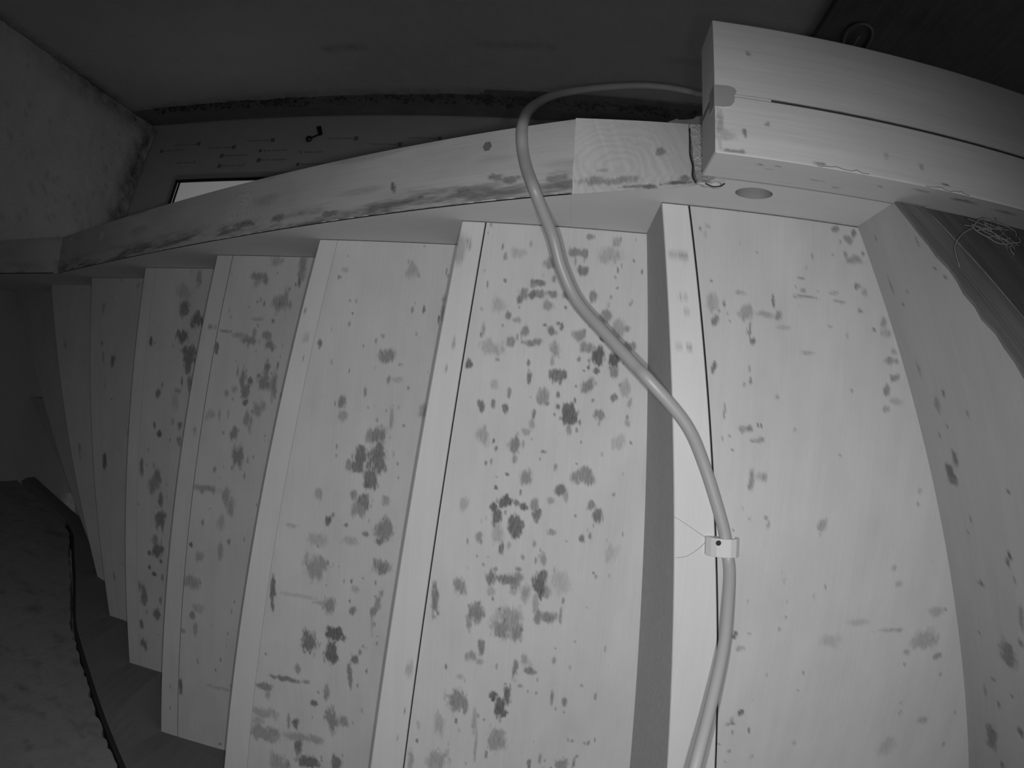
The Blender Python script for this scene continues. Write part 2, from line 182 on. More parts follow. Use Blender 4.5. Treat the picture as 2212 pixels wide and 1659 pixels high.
 7: [(-.8908,.0221,.0068,.0194,.4), (-.9231,.0999,.0129,.0173,.65), (-.8806,.1269,.017,.0152,.75), (-.9187,.1685,.016,.0133,.75), (-.897,.2165,.0158,.0264,.75), (-.8957,.2504,.0072,.0075,.7), (-1.0137,.1817,.0049,.0117,.85), (-.9314,.0578,.0185,.0156,.25), (-.9093,.274,.0023,.0113,.7), (-.8882,.28,.0054,.0187,.6), (-.9776,.3116,.0067,.0107,.65), (-.9673,.2897,.0024,.0076,.5), (-.9206,.3013,.0092,.0057,.45), (-.9682,.4118,.0086,.0077,.85), (-.9818,.39,.0039,.0069,.7), (-.9068,.3834,.0055,.0083,.6), (-.9056,.4212,.0064,.0106,.5), (-1.0161,.4977,.005,.0196,.65), (-.9674,.5169,.012,.0136,.6), (-.9781,.491,.0024,.0077,.4), (-.9281,.3779,.0046,.0076,.35), (-.9251,.3283,.0092,.0151,.2), (-.9742,.5377,.016,.0129,.5), (-.9545,.5739,.0074,.0152,.65), (-.9561,.6243,.0128,.0219,.7), (-.9405,.611,.0042,.0065,.6), (-.969,.6795,.0098,.0134,.5), (-.9637,.7031,.0152,.018,.75), (-.9891,.713,.0055,.0063,.8), (-.9532,.7305,.0043,.0045,.8), (-.9875,.7526,.0039,.0046,.75), (-.9736,.7674,.0066,.0046,.8), (-.9485,.7727,.0033,.0092,.5), (-1.0075,.8354,.0114,.0239,.6), (-1.0216,.8101,.0029,.0118,.6), (-.9554,.834,.0039,.0094,.5), (-.9695,.8746,.0101,.0144,.7), (-1.0008,.8756,.0046,.0039,.4), (-1.0195,.912,.0053,.0123,.7), (-1.0147,.9697,.0094,.0127,.65), (-.9819,.5474,.0065,.0108,.5)],
 8: [(-1.2976,.1876,.003,.0063,.7), (-1.2512,.2382,.007,.0132,.65), (-1.259,.5219,.0072,.02,.8), (-1.2889,.2316,.0024,.0111,.5), (-1.3083,.0939,.0042,.0181,.4), (-1.1882,.022,.0045,.0067,.3), (-1.2716,.3058,.0024,.011,.4), (-1.2234,.8535,.004,.0095,.6)],
 9: [(-1.5831,.1938,.0051,.0076,.5), (-1.4917,.524,.007,.0249,.5)],
 3: [(.1602,.0308,.0014,.0027,.5), (.1703,.0263,.0034,.0023,.3), (.3505,.0084,.0058,.0038,.6), (.3725,.0199,.0059,.0048,.5), (.3801,.0104,.0032,.0044,.7), (.3593,.0252,.0013,.0021,.7), (.393,.0368,.0027,.0024,.6), (.3801,.0467,.0094,.0059,.45), (.3669,.0425,.0026,.0035,.4), (.1793,.1265,.0068,.0098,.35), (.1848,.1479,.0041,.0061,.7), (.1958,.1261,.0018,.0044,.6), (.2013,.1372,.0012,.0018,.7), (.1895,.1366,.0014,.0022,.5), (.2047,.1472,.0012,.0015,.6), (.2242,.1356,.0104,.0099,.4), (.2287,.1329,.0046,.0088,.4), (.2621,.1141,.0021,.0067,.7), (.2321,.1568,.0014,.0087,.7), (.2362,.1707,.0032,.0039,.75), (.2174,.1096,.007,.0022,.3), (.2522,.1351,.0106,.0033,.35), (.2699,.1334,.0043,.0055,.5), (.1859,.2074,.0031,.0077,.8), (.2336,.2069,.0012,.0043,.5), (.2357,.2219,.0016,.0039,.7), (.2279,.2268,.0014,.0022,.5), (.2042,.2609,.0014,.0097,.55), (.2736,.2394,.0024,.0026,.5), (.2389,.2823,.0028,.0048,.7), (.2299,.284,.0064,.0043,.45), (.2496,.2769,.0012,.003,.8), (.2548,.277,.0012,.0026,.8), (.2437,.2972,.0035,.0022,.5), (.2551,.2954,.007,.0033,.45), (.2135,.2926,.0012,.0017,.6), (.2041,.2975,.0018,.003,.4), (.3012,.0817,.0062,.0015,.5), (.3066,.1062,.0149,.0016,.5), (.304,.0985,.0037,.0023,.4), (.3582,.1075,.0065,.0015,.4), (.349,.0971,.0077,.0023,.3), (.3879,.0822,.004,.0035,.4), (.3959,.0895,.004,.0047,.35), (.3896,.1157,.0032,.0023,.55), (.4123,.1392,.0024,.0021,.75), (.4262,.1292,.0041,.0069,.45), (.432,.1425,.0069,.0058,.35), (.4374,.179,.0061,.0041,.5), (.4485,.1792,.0034,.0035,.5), (.4468,.2012,.007,.0046,.55), (.4353,.2181,.0055,.0073,.6), (.437,.2431,.006,.0041,.4), (.4501,.2331,.0084,.0034,.25), (.4438,.1669,.0056,.0035,.35), (.3141,.1794,.0099,.0022,.3), (.345,.1419,.0038,.0018,.35), (.2788,.1493,.0096,.0018,.25), (.2382,.0544,.0012,.0015,.4), (.3084,.0667,.0012,.0015,.5), (.2471,.3467,.0035,.0118,.55), (.2656,.3434,.0035,.0059,.45), (.2604,.3413,.0076,.0047,.25), (.2725,.3951,.0031,.0019,.5), (.2773,.4027,.0013,.0044,.5), (.2511,.3965,.003,.0015,.4), (.3538,.4016,.0077,.0074,.4), (.3536,.4102,.0014,.0075,.4), (.2306,.4141,.0012,.0015,.7), (.2506,.5549,.0031,.0047,.8), (.2787,.67,.0043,.0047,.8), (.267,.6871,.0059,.0024,.6), (.2673,.6813,.0021,.0044,.4), (.271,.7019,.0013,.003,.5), (.3084,.7407,.0017,.0038,.5), (.2722,.7304,.0022,.0025,.4), (.2553,.7185,.0021,.0015,.5), (.3133,.546,.0016,.0027,.5), (.2709,.5531,.0026,.0016,.4), (.2612,.5737,.0052,.004,.35), (.4759,.4615,.0043,.0043,.35), (.4893,.4841,.0057,.0038,.25), (.5037,.3712,.0025,.0031,.45), (.5043,.352,.0048,.0031,.3), (.565,.5261,.0175,.0058,.3), (.5818,.5241,.0014,.0023,.6), (.4856,.5509,.0192,.0023,.3), (.5032,.5517,.0045,.0029,.4), (.5513,.5688,.0208,.0119,.35), (.5841,.597,.0065,.0043,.5), (.5242,.587,.0047,.0042,.35), (.5976,.6277,.0022,.0022,.6), (.5254,.6057,.0017,.0024,.5), (.4343,.5387,.0151,.0041,.2), (.391,.5631,.0145,.0069,.2), (.3559,.6373,.0017,.0017,.4), (.535,.6685,.0017,.0026,.5), (.5859,.7032,.0092,.0069,.3), (.538,.6856,.0017,.0049,.4), (.642,.7544,.002,.0037,.5), (.6474,.6964,.0024,.0028,.4), (.5303,.7413,.014,.014,.2), (.3691,.7208,.0023,.0045,.25)],
 13: [(.1389,.0693,.0056,.0045,.45), (.1266,.0693,.0056,.0056,.3), (.1416,.0813,.0034,.0033,.25), (.1422,.1211,.0167,.0015,.5), (.1368,.1249,.0012,.0015,.6), (.1533,.1853,.0033,.0032,.4), (.139,.1843,.0055,.0017,.25), (.1475,.1403,.0044,.0022,.25)],
 2: [(.3221,.9123,.0124,.0103,.75), (.3305,.9137,.0077,.0127,.6), (.3189,.9191,.0083,.007,.5), (.336,.7631,.0019,.0028,.8), (.4146,.7841,.005,.005,.8), (.4241,.794,.005,.0051,.75), (.467,.8813,.004,.0106,.4), (.4673,.8787,.0023,.0024,.9), (.3815,.8816,.0054,.0023,.5), (.4004,.8973,.0028,.0023,.5), (.4451,.7801,.0063,.0031,.5), (.544,.9073,.0018,.0026,.7), (.5517,.8208,.0156,.0201,.55), (.546,.8092,.0112,.0057,.6), (.6159,.8139,.003,.0036,.85), (.6434,.8601,.0057,.0046,.6), (.7103,.8868,.0171,.0198,.55), (.6661,.7899,.0061,.0074,.65), (.6081,.8713,.0031,.0052,.5), (.6342,.9023,.0081,.0055,.35), (.4914,.7725,.0156,.0052,.4), (.5277,.7781,.0053,.0054,.5), (.7469,.8511,.0052,.0057,.6), (.3026,.8931,.0099,.0072,.6), (.2237,.8803,.0036,.0034,.6), (.2622,.8936,.002,.0025,.6), (.2488,.828,.0045,.0023,.5), (.0858,.8032,.0026,.0021,.6), (.0978,.7849,.0017,.0029,.6), (.1119,.9224,.0015,.0026,.6), (.0509,.8244,.0057,.0027,.35), (.024,.9376,.0037,.0021,.5), (.0845,.9418,.0104,.0027,.35), (.1909,.9344,.0103,.0042,.3), (.2367,.9064,.01,.0062,.35), (.2754,.9246,.0036,.0032,.5), (.099,.9,.0025,.003,.3)],
}

# ------------------------------------------------------------------ mesh helpers (coordinates are metres from the camera's foot point; ZO lifts them above the floor)
def finish(name, verts, faces, mat, parent=None, grain=(0, 1, 0), stain=None, smooth=False, mats=None, fmat=None):
    me = bpy.data.meshes.new(name)
    P = np.array(verts, dtype=float); P[:, 2] += ZO
    me.from_pydata(P.tolist(), [], faces); me.update()
    g = np.array(grain, float); g /= np.linalg.norm(g)
    uvl = me.uv_layers.new(name='grain')
    lo = np.empty(len(me.loops), dtype=np.int32); me.loops.foreach_get('vertex_index', lo)
    ln = np.empty(len(me.polygons)*3); me.polygons.foreach_get('normal', ln); ln = ln.reshape(-1, 3)
    tot = np.empty(len(me.polygons), dtype=np.int32); me.polygons.foreach_get('loop_total', tot)
    nn = np.repeat(ln, tot, axis=0)
    side = np.cross(nn, g); sl = np.linalg.norm(side, axis=1)
    alt = np.cross(g, [0.3, 0.5, 0.81]); alt /= np.linalg.norm(alt)
    side = np.where(sl[:, None] > 0.25, side/np.maximum(sl, 1e-9)[:, None], alt)
    gg = np.where(sl[:, None] > 0.25, g, np.cross(alt, g))
    big = np.abs(side).argmax(axis=1); sg = np.sign(side[np.arange(len(side)), big]); side = side*sg[:, None]
    off = (sum(map(ord, name)) * 0.371 + len(bpy.data.objects)*1.73) % 17
    Q = P[lo]
    uv = np.stack([(Q*gg).sum(1) + off, (Q*side).sum(1) + off*0.7], 1)
    uvl.data.foreach_set('uv', uv.ravel())
    if stain is not None:
        at = me.attributes.new('stain', 'FLOAT', 'POINT'); at.data.foreach_set('value', np.asarray(stain, dtype=np.float32))
    o = bpy.data.objects.new(name, me); COL.objects.link(o)
    for mm in (mats or [mat]): me.materials.append(mm)
    if fmat is not None: me.polygons.foreach_set('material_index', np.asarray(fmat, dtype=np.int32))
    if smooth: me.polygons.foreach_set('use_smooth', [True]*len(me.polygons))
    if parent is not None: attach(o, parent)
    return o
def attach(o, parent):
    o.parent = parent
    o.matrix_parent_inverse = WORLD[parent.name].inverted()
    WORLD[o.name] = Matrix.Identity(4)
WORLD = {}
def thing(name, label, cat, loc, group=None):
    o = bpy.data.objects.new(name, None); COL.objects.link(o); o.empty_display_size = 0.05
    o.location = (loc[0], loc[1], loc[2] + ZO); WORLD[o.name] = Matrix.Translation(o.location)
    return tag(o, label, cat, group)
def tag(o, label, cat, group=None):
    o['label'] = label; o['category'] = cat
    if group: o['group'] = group
    return o
def structure(o, label=None):
    o['kind'] = 'structure'
    if label: o['label'] = label
    if o.name not in WORLD: WORLD[o.name] = Matrix.Identity(4)
    return o
def box_pts(p0, p1):
    (a, b, c), (d, e, f) = p0, p1
    return [(a, b, c), (d, b, c), (d, e, c), (a, e, c), (a, b, f), (d, b, f), (d, e, f), (a, e, f)]
BOXF = [(0, 3, 2, 1), (4, 5, 6, 7), (0, 1, 5, 4), (1, 2, 6, 5), (2, 3, 7, 6), (3, 0, 4, 7)]
def hexa(name, pts, mat, parent=None, grain=(1, 0, 0), **k): return finish(name, pts, BOXF, mat, parent, grain, **k)
def prism(name, poly, d, mat, parent=None, grain=(1, 0, 0), **k):
    """Closed solid: polygon poly pushed along vector d."""
    n = len(poly); v = [tuple(p) for p in poly] + [tuple(np.add(p, d)) for p in poly]
    f = [tuple(range(n))[::-1], tuple(range(n, 2*n))] + [(i, (i+1) % n, n+(i+1) % n, n+i) for i in range(n)]
    return recalc(finish(name, v, f, mat, parent, grain, **k))
def recalc(o):
    bm = bmesh.new(); bm.from_mesh(o.data); bmesh.ops.recalc_face_normals(bm, faces=bm.faces); bm.to_mesh(o.data); bm.free(); return o
rng = np.random.default_rng(7)
_lat = rng.random((64, 64))
def vnoise(x, y):
    xi = np.floor(x).astype(int); yi = np.floor(y).astype(int); fx = x-xi; fy = y-yi
    fx = fx*fx*(3-2*fx); fy = fy*fy*(3-2*fy)
    g = lambda a, b: _lat[a % 64, b % 64]
    return (g(xi, yi)*(1-fx)+g(xi+1, yi)*fx)*(1-fy) + (g(xi, yi+1)*(1-fx)+g(xi+1, yi+1)*fx)*fy
def stain_field(x, y, spots):
    """Mould spots, knots and painted shadow marks: soft irregular blobs at (x, y) with radii and strength."""
    out = np.zeros_like(x)
    wx = (vnoise(x*130+3, y*55+7)-0.5); wy = (vnoise(x*110+31, y*45+17)-0.5)
    hx = (vnoise(x*420+9, y*160+2)-0.5); hy = (vnoise(x*420+19, y*160+42)-0.5)
    for sx, sy, rx, ry, s in spots:
        rx *= 1.1; ry *= 1.2; s = s**0.85
        sel = (np.abs(x-sx) < 2.2*rx) & (np.abs(y-sy) < 2.2*ry)
        if not sel.any(): continue
        dx = (x[sel]-sx)/rx + wx[sel]*0.65 + hx[sel]*0.55; dy = (y[sel]-sy)/ry + wy[sel]*0.75 + hy[sel]*0.6
        d = np.sqrt(dx*dx+dy*dy)
        soft = 0.62 - 0.42*s
        v = s*np.clip((1.0+soft*0.6-d)/(soft*1.2+0.08), 0, 1)
        out[sel] = np.maximum(out[sel], v)
    return out
def slab(name, P, ext, nu, nv, mat, parent=None, spots=None, coord=(0, 1), grain=(0, 1, 0), chamfer=0.0012, mats=None, base=None, shear=None, side_shade_tone=None):
    """Board whose visible face is the patch P(s, t); ext pushes it to its full thickness. Grid fine enough to carry its stains."""
    s = np.linspace(0, 1, nu); t = np.linspace(0, 1, nv)
    Sg, Tg = np.meshgrid(s, t, indexing='ij')
    F = P(Sg.ravel(), Tg.ravel())
    st = stain_field(F[:, coord[0]], F[:, coord[1]], spots) if spots else np.zeros(len(F))
    if base is not None: st = np.maximum(st, base(Sg.ravel(), Tg.ravel(), F))
    faces = []
    idx = lambda i, j: i*nv+j
    I, J = np.meshgrid(np.arange(nu-1), np.arange(nv-1), indexing='ij'); I = I.ravel(); J = J.ravel()
    faces = np.stack([I*nv+J, I*nv+J+1, (I+1)*nv+J+1, (I+1)*nv+J], 1).tolist()
    ring = [idx(i, 0) for i in range(nu)] + [idx(nu-1, j) for j in range(1, nv)] + [idx(i, nv-1) for i in range(nu-2, -1, -1)] + [idx(0, j) for j in range(nv-2, 0, -1)]
    ctr = F.mean(0); ext = np.array(ext, float); en = ext/np.linalg.norm(ext)
    V = F.tolist(); n0 = len(V); R = len(ring)
    acr = P(np.array([0.5]), np.array([1.0]))[0]-P(np.array([0.5]), np.array([0.0]))[0]; acr /= np.linalg.norm(acr)
    for q in ring:
        j = q % nv; o = acr*(chamfer if j == nv-1 else -chamfer if j == 0 else 0)
        V.append((F[q]+o+en*chamfer).tolist())
    for q in ring:
        j = q % nv; o = acr*(chamfer if j == nv-1 else -chamfer if j == 0 else 0)
        V.append((F[q]+o+ext+(shear(F[q]) if shear else 0)).tolist())
    for a in range(R):
        b = (a+1) % R
        faces.append([ring[a], ring[b], n0+b, n0+a]); faces.append([n0+a, n0+b, n0+R+b, n0+R+a])
    faces.append([n0+R+i for i in range(R)])
    if side_shade_tone is None: stn = np.concatenate([st, st[ring], np.zeros(R)])
    else:
        sd_ = np.array([side_shade_tone[0] if q % nv == 0 else side_shade_tone[1] if q % nv == nv-1 else 0.0 for q in ring]); stn = np.concatenate([st, sd_, sd_])
    o = finish(name, V, faces, mat, parent, grain, stain=stn)
    return recalc(o)
def tube(name, pts, rad, mat, parent=None, seg=14, res=6, caps=True, closed=False):
    """Smooth round cable through pts (Catmull-Rom), swept with parallel transport."""
    P = np.array(pts, float); C = []
    n = len(P); E_ = np.vstack([2*P[0]-P[1], P, 2*P[-1]-P[-2]])
    for i in range(n-1):
        a, b, c, d = E_[i], E_[i+1], E_[i+2], E_[i+3]
        for k in range(res):
            t = k/res
            C.append(0.5*((2*b)+(-a+c)*t+(2*a-5*b+4*c-d)*t*t+(-a+3*b-3*c+d)*t**3))
    C.append(P[-1]); C = np.array(C)
    T = np.gradient(C, axis=0); T /= np.linalg.norm(T, axis=1)[:, None]
    u = np.cross(T[0], [0.2, 0.9, 0.37]); u /= np.linalg.norm(u); V = []; Fc = []
    for i in range(len(C)):
        u = u-T[i]*np.dot(u, T[i]); u /= np.linalg.norm(u); w = np.cross(T[i], u)
        r = rad if np.isscalar(rad) else rad[min(i, len(rad)-1)]
        for k in range(seg):
            a = 2*math.pi*k/seg; V.append((C[i]+r*(math.cos(a)*u+math.sin(a)*w)).tolist())
    for i in range(len(C)-1):
        for k in range(seg): Fc.append((i*seg+k, i*seg+(k+1) % seg, (i+1)*seg+(k+1) % seg, (i+1)*seg+k))
    if caps: Fc.append(tuple(range(seg))[::-1]); Fc.append(tuple(range((len(C)-1)*seg, len(C)*seg)))
    o = finish(name, V, Fc, mat, parent, smooth=True); return o
def cylinder(name, c, axis, r, h, mat, parent=None, seg=20, r2=None):
    a = np.array(axis, float); a /= np.linalg.norm(a); u = np.cross(a, [0.3, 0.8, 0.52]); u /= np.linalg.norm(u); w = np.cross(a, u)
    V = []; r2 = r if r2 is None else r2
    for hh, rr in ((0, r), (h, r2)):
        for k in range(seg):
            t = 2*math.pi*k/seg; V.append((np.array(c)+a*hh+rr*(math.cos(t)*u+math.sin(t)*w)).tolist())
    F = [tuple(range(seg))[::-1], tuple(range(seg, 2*seg))]+[(k, (k+1) % seg, seg+(k+1) % seg, seg+k) for k in range(seg)]
    return recalc(finish(name, V, F, mat, parent))
def wall_grid(name, P, nu, nv, mat, ext, jitter=0.0, jdir=(1, 0, 0), stain=None, label=None):
    s = np.linspace(0, 1, nu); t = np.linspace(0, 1, nv); Sg, Tg = np.meshgrid(s, t, indexing='ij'); sr = Sg.ravel(); tr = Tg.ravel()
    F = P(sr, tr)
    if jitter: F = F + np.outer((vnoise(sr*nu*0.6+5, tr*nv*0.6+3)-0.5)*jitter, np.array(jdir))
    I, J = np.meshgrid(np.arange(nu-1), np.arange(nv-1), indexing='ij'); I = I.ravel(); J = J.ravel()
    faces = np.stack([I*nv+J, I*nv+J+1, (I+1)*nv+J+1, (I+1)*nv+J], 1).tolist()
    ring = [i*nv for i in range(nu)] + [(nu-1)*nv+j for j in range(1, nv)] + [i*nv+nv-1 for i in range(nu-2, -1, -1)] + list(range(nv-2, 0, -1))
    V = F.tolist(); n0 = len(V); R = len(ring); ext = np.array(ext)
    V += [(F[q]+ext).tolist() for q in ring]
    for a in range(R):
        b = (a+1) % R; faces.append([ring[a], ring[b], n0+b, n0+a])
    faces.append([n0+i for i in range(R)])
    st = np.zeros(len(V))
    if stain is not None: st[:n0] = stain(sr, tr, F)
    return structure(recalc(finish(name, V, faces, mat, None, (0, 0, 1), stain=st)), label)
def lerp(a, b, t): return a+(b-a)*t

# ------------------------------------------------------------------ the room
Z3, RISE = 0.9808, 0.18
def zk(k): return Z3+(k-3)*RISE
FLOOR = -ZO
structure(hexa('floor', box_pts((-2.3, -1.3, FLOOR-0.1), (2.5, 2.9, FLOOR)), M_FLOOR), 'grey screed floor far below the stairs')

# ceiling: low slope with the roof window in it, flat beyond
def zc(y): return 2.9615-0.284*y
WX0, WX1, WY0, WY1 = -1.874, -0.95, -0.674, 0.22      # outer edges of the window frame
def ceil_piece(x0, x1, y0, y1): return [(x0, y0, zc(y0)), (x1, y0, zc(y0)), (x1, y1, zc(y1)), (x0, y1, zc(y1)), (x0, y0, zc(y0)+0.03), (x1, y0, zc(y0)+0.03), (x1, y1, zc(y1)+0.03), (x0, y1, zc(y1)+0.03)]
cv = []; cf = []
for r in ((-2.3, WX0, -1.3, WY1), (WX0, WX1, -1.3, WY0), (WX1, 2.5, -1.3, WY1), (-2.3, 2.5, WY1, 0.3)):
    n = len(cv); cv += ceil_piece(*r); cf += [tuple(n+i for i in f) for f in BOXF]
n = len(cv); y0 = 0.3; cv += [(-2.3, y0, zc(y0)), (2.5, y0, zc(y0)), (2.5, 2.9, zc(y0)), (-2.3, 2.9, zc(y0)), (-2.3, y0, zc(y0)+0.03), (2.5, y0, zc(y0)+0.03), (2.5, 2.9, zc(y0)+0.03), (-2.3, 2.9, zc(y0)+0.03)]
cf += [tuple(n+i for i in f) for f in BOXF]
structure(finish('ceiling', cv, cf, M_CEIL, None, (1, 0, 0)), 'dark ceiling with a roof window at its edge')

def fbm(a, b): return 0.5*vnoise(a, b)+0.3*vnoise(a*2.3+5, b*2.3+9)+0.2*vnoise(a*5.1+1, b*5.1+3)
def wb_stain(s, t, F):
    y, z = F[:, 1], F[:, 2]
    d = (y+0.96)                                              # mortar mess at the corner and up at the window board
    a = np.clip(1-np.abs(d)/0.10, 0, 1)*np.clip((z-1.9)/0.6, 0.35, 1)*fbm(y*40, z*14)*1.3
    top = np.clip(1-np.abs(z-(zc(y)-0.05))/0.16, 0, 1)*fbm(y*30, z*30)*1.5
    pk = (fbm(y*75+3, z*75) > 0.74)*0.22
    return np.clip(np.maximum(np.maximum(a, top), pk), 0, 1)
def wl_P(s, t):
    y = lerp(-0.97, 2.8, s); return np.stack([np.full_like(s, -2.10), y, FLOOR+t*(zc(y).clip(2.876, 9)+0.02-FLOOR)], 1)
wall_grid('wall_left', wl_P, 190, 150, M_WALLB, (-0.12, 0, 0), 0.010, (1, 0, 0), wb_stain, 'rough plaster wall left of the stairs')
def ya(x): return -0.975-0.03*(x+2.1)/2.56
def wa_P(s, t):
    x = lerp(-2.12, 2.5, s); top = 2.965+0.022*(fbm(x*26, x*0+3)-0.5)+0.02*np.sin((x+2.1)*1.3)
    return np.stack([x, ya(x), FLOOR+t*(top-FLOOR)], 1)
def wa_stain(s, t, F):
    x, z = F[:, 0], F[:, 2]
    line = np.clip(1-np.abs(z-(2.52+0.02*np.sin(x*3)))/0.012, 0, 1)*0.35*(fbm(x*6, z*3) > 0.42)
    edge = np.clip((z-2.90)/0.06, 0, 1)*fbm(x*30, z*30)*0.7
    cor = np.clip(1-np.abs(x+2.10)/0.06, 0, 1)*fbm(x*40, z*12)*0.9
    return np.clip(np.maximum(np.maximum(line, edge), cor), 0, 1)
wall_grid('wall_back', wa_P, 240, 90, M_WALLA, (0, -0.22, 0), 0.0018, (0, 1, 0), wa_stain, 'dark plaster wall behind the staircase')
cv = []; cf = []                             # right wall, out of view, with a wide opening added to let in fill daylight
for q in (((2.4, -1.1, FLOOR), (2.52, -0.75, 2.88)), ((2.4, 2.3, FLOOR), (2.52, 2.8, 2.88)), ((2.4, -0.75, 1.5), (2.52, 2.3, 2.88))):
    n = len(cv); cv += box_pts(*q); cf += [tuple(n+i for i in f) for f in BOXF]
structure(finish('wall_right', cv, cf, M_WALLA, None, (0, 0, 1)), 'plaster wall on the right with a wide opening added for fill light')
structure(hexa('wall_front', box_pts((-2.1, 2.8, FLOOR), (2.5, 2.92, 2.88)), M_WALLA, None, (0, 0, 1)), 'plaster wall behind the camera')

# raw gap above the back wall: a setback board with crumbs of foam and mortar in it
structure(hexa('trim_1', box_pts((-2.25, -1.06, 2.93), (2.45, -0.995, 3.30)), plaster('raw_gap_filler', 0.26, 0.7, 1.0, 1.4)), 'raw unplastered gap above the back wall')
random.seed(4)
V = []; F = []
for i in range(900):
    x = random.uniform(-2.0, 0.55); 
    if random.random() > 0.05+1.0*vnoise(np.array([x*7.0]), np.array([2.0]))[0]: continue
    z = 2.985+random.random()**1.6*0.09; r = random.uniform(0.0015, 0.005)+0.007*random.random()**4; y = -0.985+random.uniform(-0.006, 0.006)
    n = len(V)
    for k in range(3):
        for a in range(5):
            t = 2*math.pi*a/5+k; rr = r*(0.55, 1, 0.5)[k]*random.uniform(0.6, 1.3)
            V.append((x+rr*1.4*math.cos(t), y+(k-1)*r*0.7, z+rr*math.sin(t)))
    for k in range(2):
        for a in range(5): F.append((n+k*5+a, n+k*5+(a+1) % 5, n+k*5+5+(a+1) % 5, n+k*5+5+a))
    F.append(tuple(n+i for i in range(5))[::-1]); F.append(tuple(n+10+i for i in range(5)))
o = finish('foam_debris', V, F, M_DEBRIS); o['kind'] = 'stuff'; tag(o, 'dark crumbs of foam and mortar in the gap above the back wall', 'debris')

# ------------------------------------------------------------------ roof window
def wp(x, y, d=0.0): return (x-0*d, y+0.2732*d, zc(y)+0.9620*d)      # d metres above the window board plane
def ring_bar(name, x0, y0, x1, y1, d0, d1, mat, parent, grain):
    pts = [wp(x0, y0, d0), wp(x1, y0, d0), wp(x1, y1, d0), wp(x0, y1, d0), wp(x0, y0, d1), wp(x1, y0, d1), wp(x1, y1, d1), wp(x0, y1, d1)]
    return hexa(name, pts, mat, parent, grain)
def ring(name, x0, y0, x1, y1, w, d0, d1, mat, parent):
    v = []; f = []
    for a in ((x0, y0, x1, y0+w), (x0, y1-w, x1, y1), (x0, y0+w, x0+w, y1-w), (x1-w, y0+w, x1, y1-w)):
        n = len(v); v += [wp(a[0], a[1], d0), wp(a[2], a[1], d0), wp(a[2], a[3], d0), wp(a[0], a[3], d0), wp(a[0], a[1], d1), wp(a[2], a[1], d1), wp(a[2], a[3], d1), wp(a[0], a[3], d1)]
        f += [tuple(n+i for i in q) for q in BOXF]
    return finish(name, v, f, mat, parent, (1, 0, 0))
win = bpy.data.objects.new('window_1', None); COL.objects.link(win); win.location = wp((WX0+WX1)/2, (WY0+WY1)/2); win.location.z += ZO
WORLD['window_1'] = Matrix.Translation(win.location); structure(win, 'roof window above the stairs with daylight behind its glass')
ring('frame', WX0, WY0, WX1, WY1, 0.013, -0.012, 0.016, M_FRAME, win)
ring('gasket', WX0+0.013, WY0+0.013, WX1-0.013, WY1-0.013, 0.007, -0.005, 0.010, M_GASK, win)
ring('sash', WX0+0.031, WY0+0.016, WX1-0.03, WY1-0.03, 0.007, -0.002, 0.006, M_GASK, win)
g = ring_bar('pane', WX0+0.016, WY0+0.016, WX1-0.016, WY1-0.016, 0.008, 0.012, M_GLASS, win, (1, 0, 0))
mem = ring_bar('membrane', -2.085, -0.985, 0.62, -0.690, -0.004, -0.001, M_MEMB, win, (1, 0, 0)); mem['label'] = 'grey printed sealing membrane'
ring_bar('membrane', -2.085, -0.690, WX0-0.004, 0.0, -0.004, -0.001, M_MEMB, win, (0, 1, 0))
# faint print on the membrane: a square emblem, a dash and dot and a short word, in both reading directions
STAMPS = [(-1.8015, -0.8595, -1, 1), (-1.5948, -0.8298, -1, 1), (-1.3987, -0.8604, -1, 1), (-1.6452, -0.7832, 1, 1), (-1.6395, -0.7271, 1, 1), (-1.4391, -0.7526, 1, 1), (-1.2370, -0.7258, 1, .7), (-1.4467, -0.8032, 1, .6), (-0.9903, -0.8620, -1, 1), (-0.7840, -0.8308, -1, 1), (-2.0114, -0.8307, 1, .8), (-0.6120, -0.8667, -1, .7), (-1.2399, -0.7899, 1, .4), (-1.7907, -0.7543, -1, .4), (-0.40, -0.84, -1, 1), (-0.20, -0.87, 1, 1)]
V = []; F = []
def mark(x0, x1, y0, y1):
    n = len(V); V.extend([wp(x0, y0, -0.0052), wp(x1, y0, -0.0052), wp(x1, y1, -0.0052), wp(x0, y1, -0.0052)] + [wp(x0, y0, -0.0040), wp(x1, y0, -0.0040), wp(x1, y1, -0.0040), wp(x0, y1, -0.0040)]); F.extend([tuple(n+i for i in q) for q in BOXF])
for x, y, d, s in STAMPS:
    e = 0.0105*math.sqrt(s)
    for a in range(4):
        for b in range(3): 
            if s > 0.5 or a % 2: mark(x-e+a*e/2, x-e+a*e/2+e*0.42, y-e+b*e*0.68, y-e+b*e*0.68+e*(0.58 if (a+b) % 3 else 0.68))
    mark(x+d*0.022-0.0035, x+d*0.022+0.0035, y-0.003, y+0.003)
    for i in range(3): mark(x+d*(0.034+i*0.009)-0.0035, x+d*(0.034+i*0.009)+0.0035, y-0.0018, y+0.0018)
    for i in range(9):
        if s < 0.5 and i > 4: break
        cx = x+d*(0.068+i*0.0085); h = (0.005, 0.0035, 0.005, 0.0032, 0.0032, 0.005, 0.0032, 0.005, 0.0032)[i]
        mark(cx-0.0028, cx-0.0012, y-h, y+0.0035); mark(cx-0.0012, cx+0.0026, y+(0.0022 if i % 2 else -0.0035), y+(0.0035 if i % 2 else -0.0022))
        if i % 3 == 0: mark(cx+0.0012, cx+0.0026, y-0.0035, y+0.0035)
o = finish('print', V, F, M_PRINT, win); o['label'] = 'dark printed marks on the membrane'; o['kind'] = 'stuff'
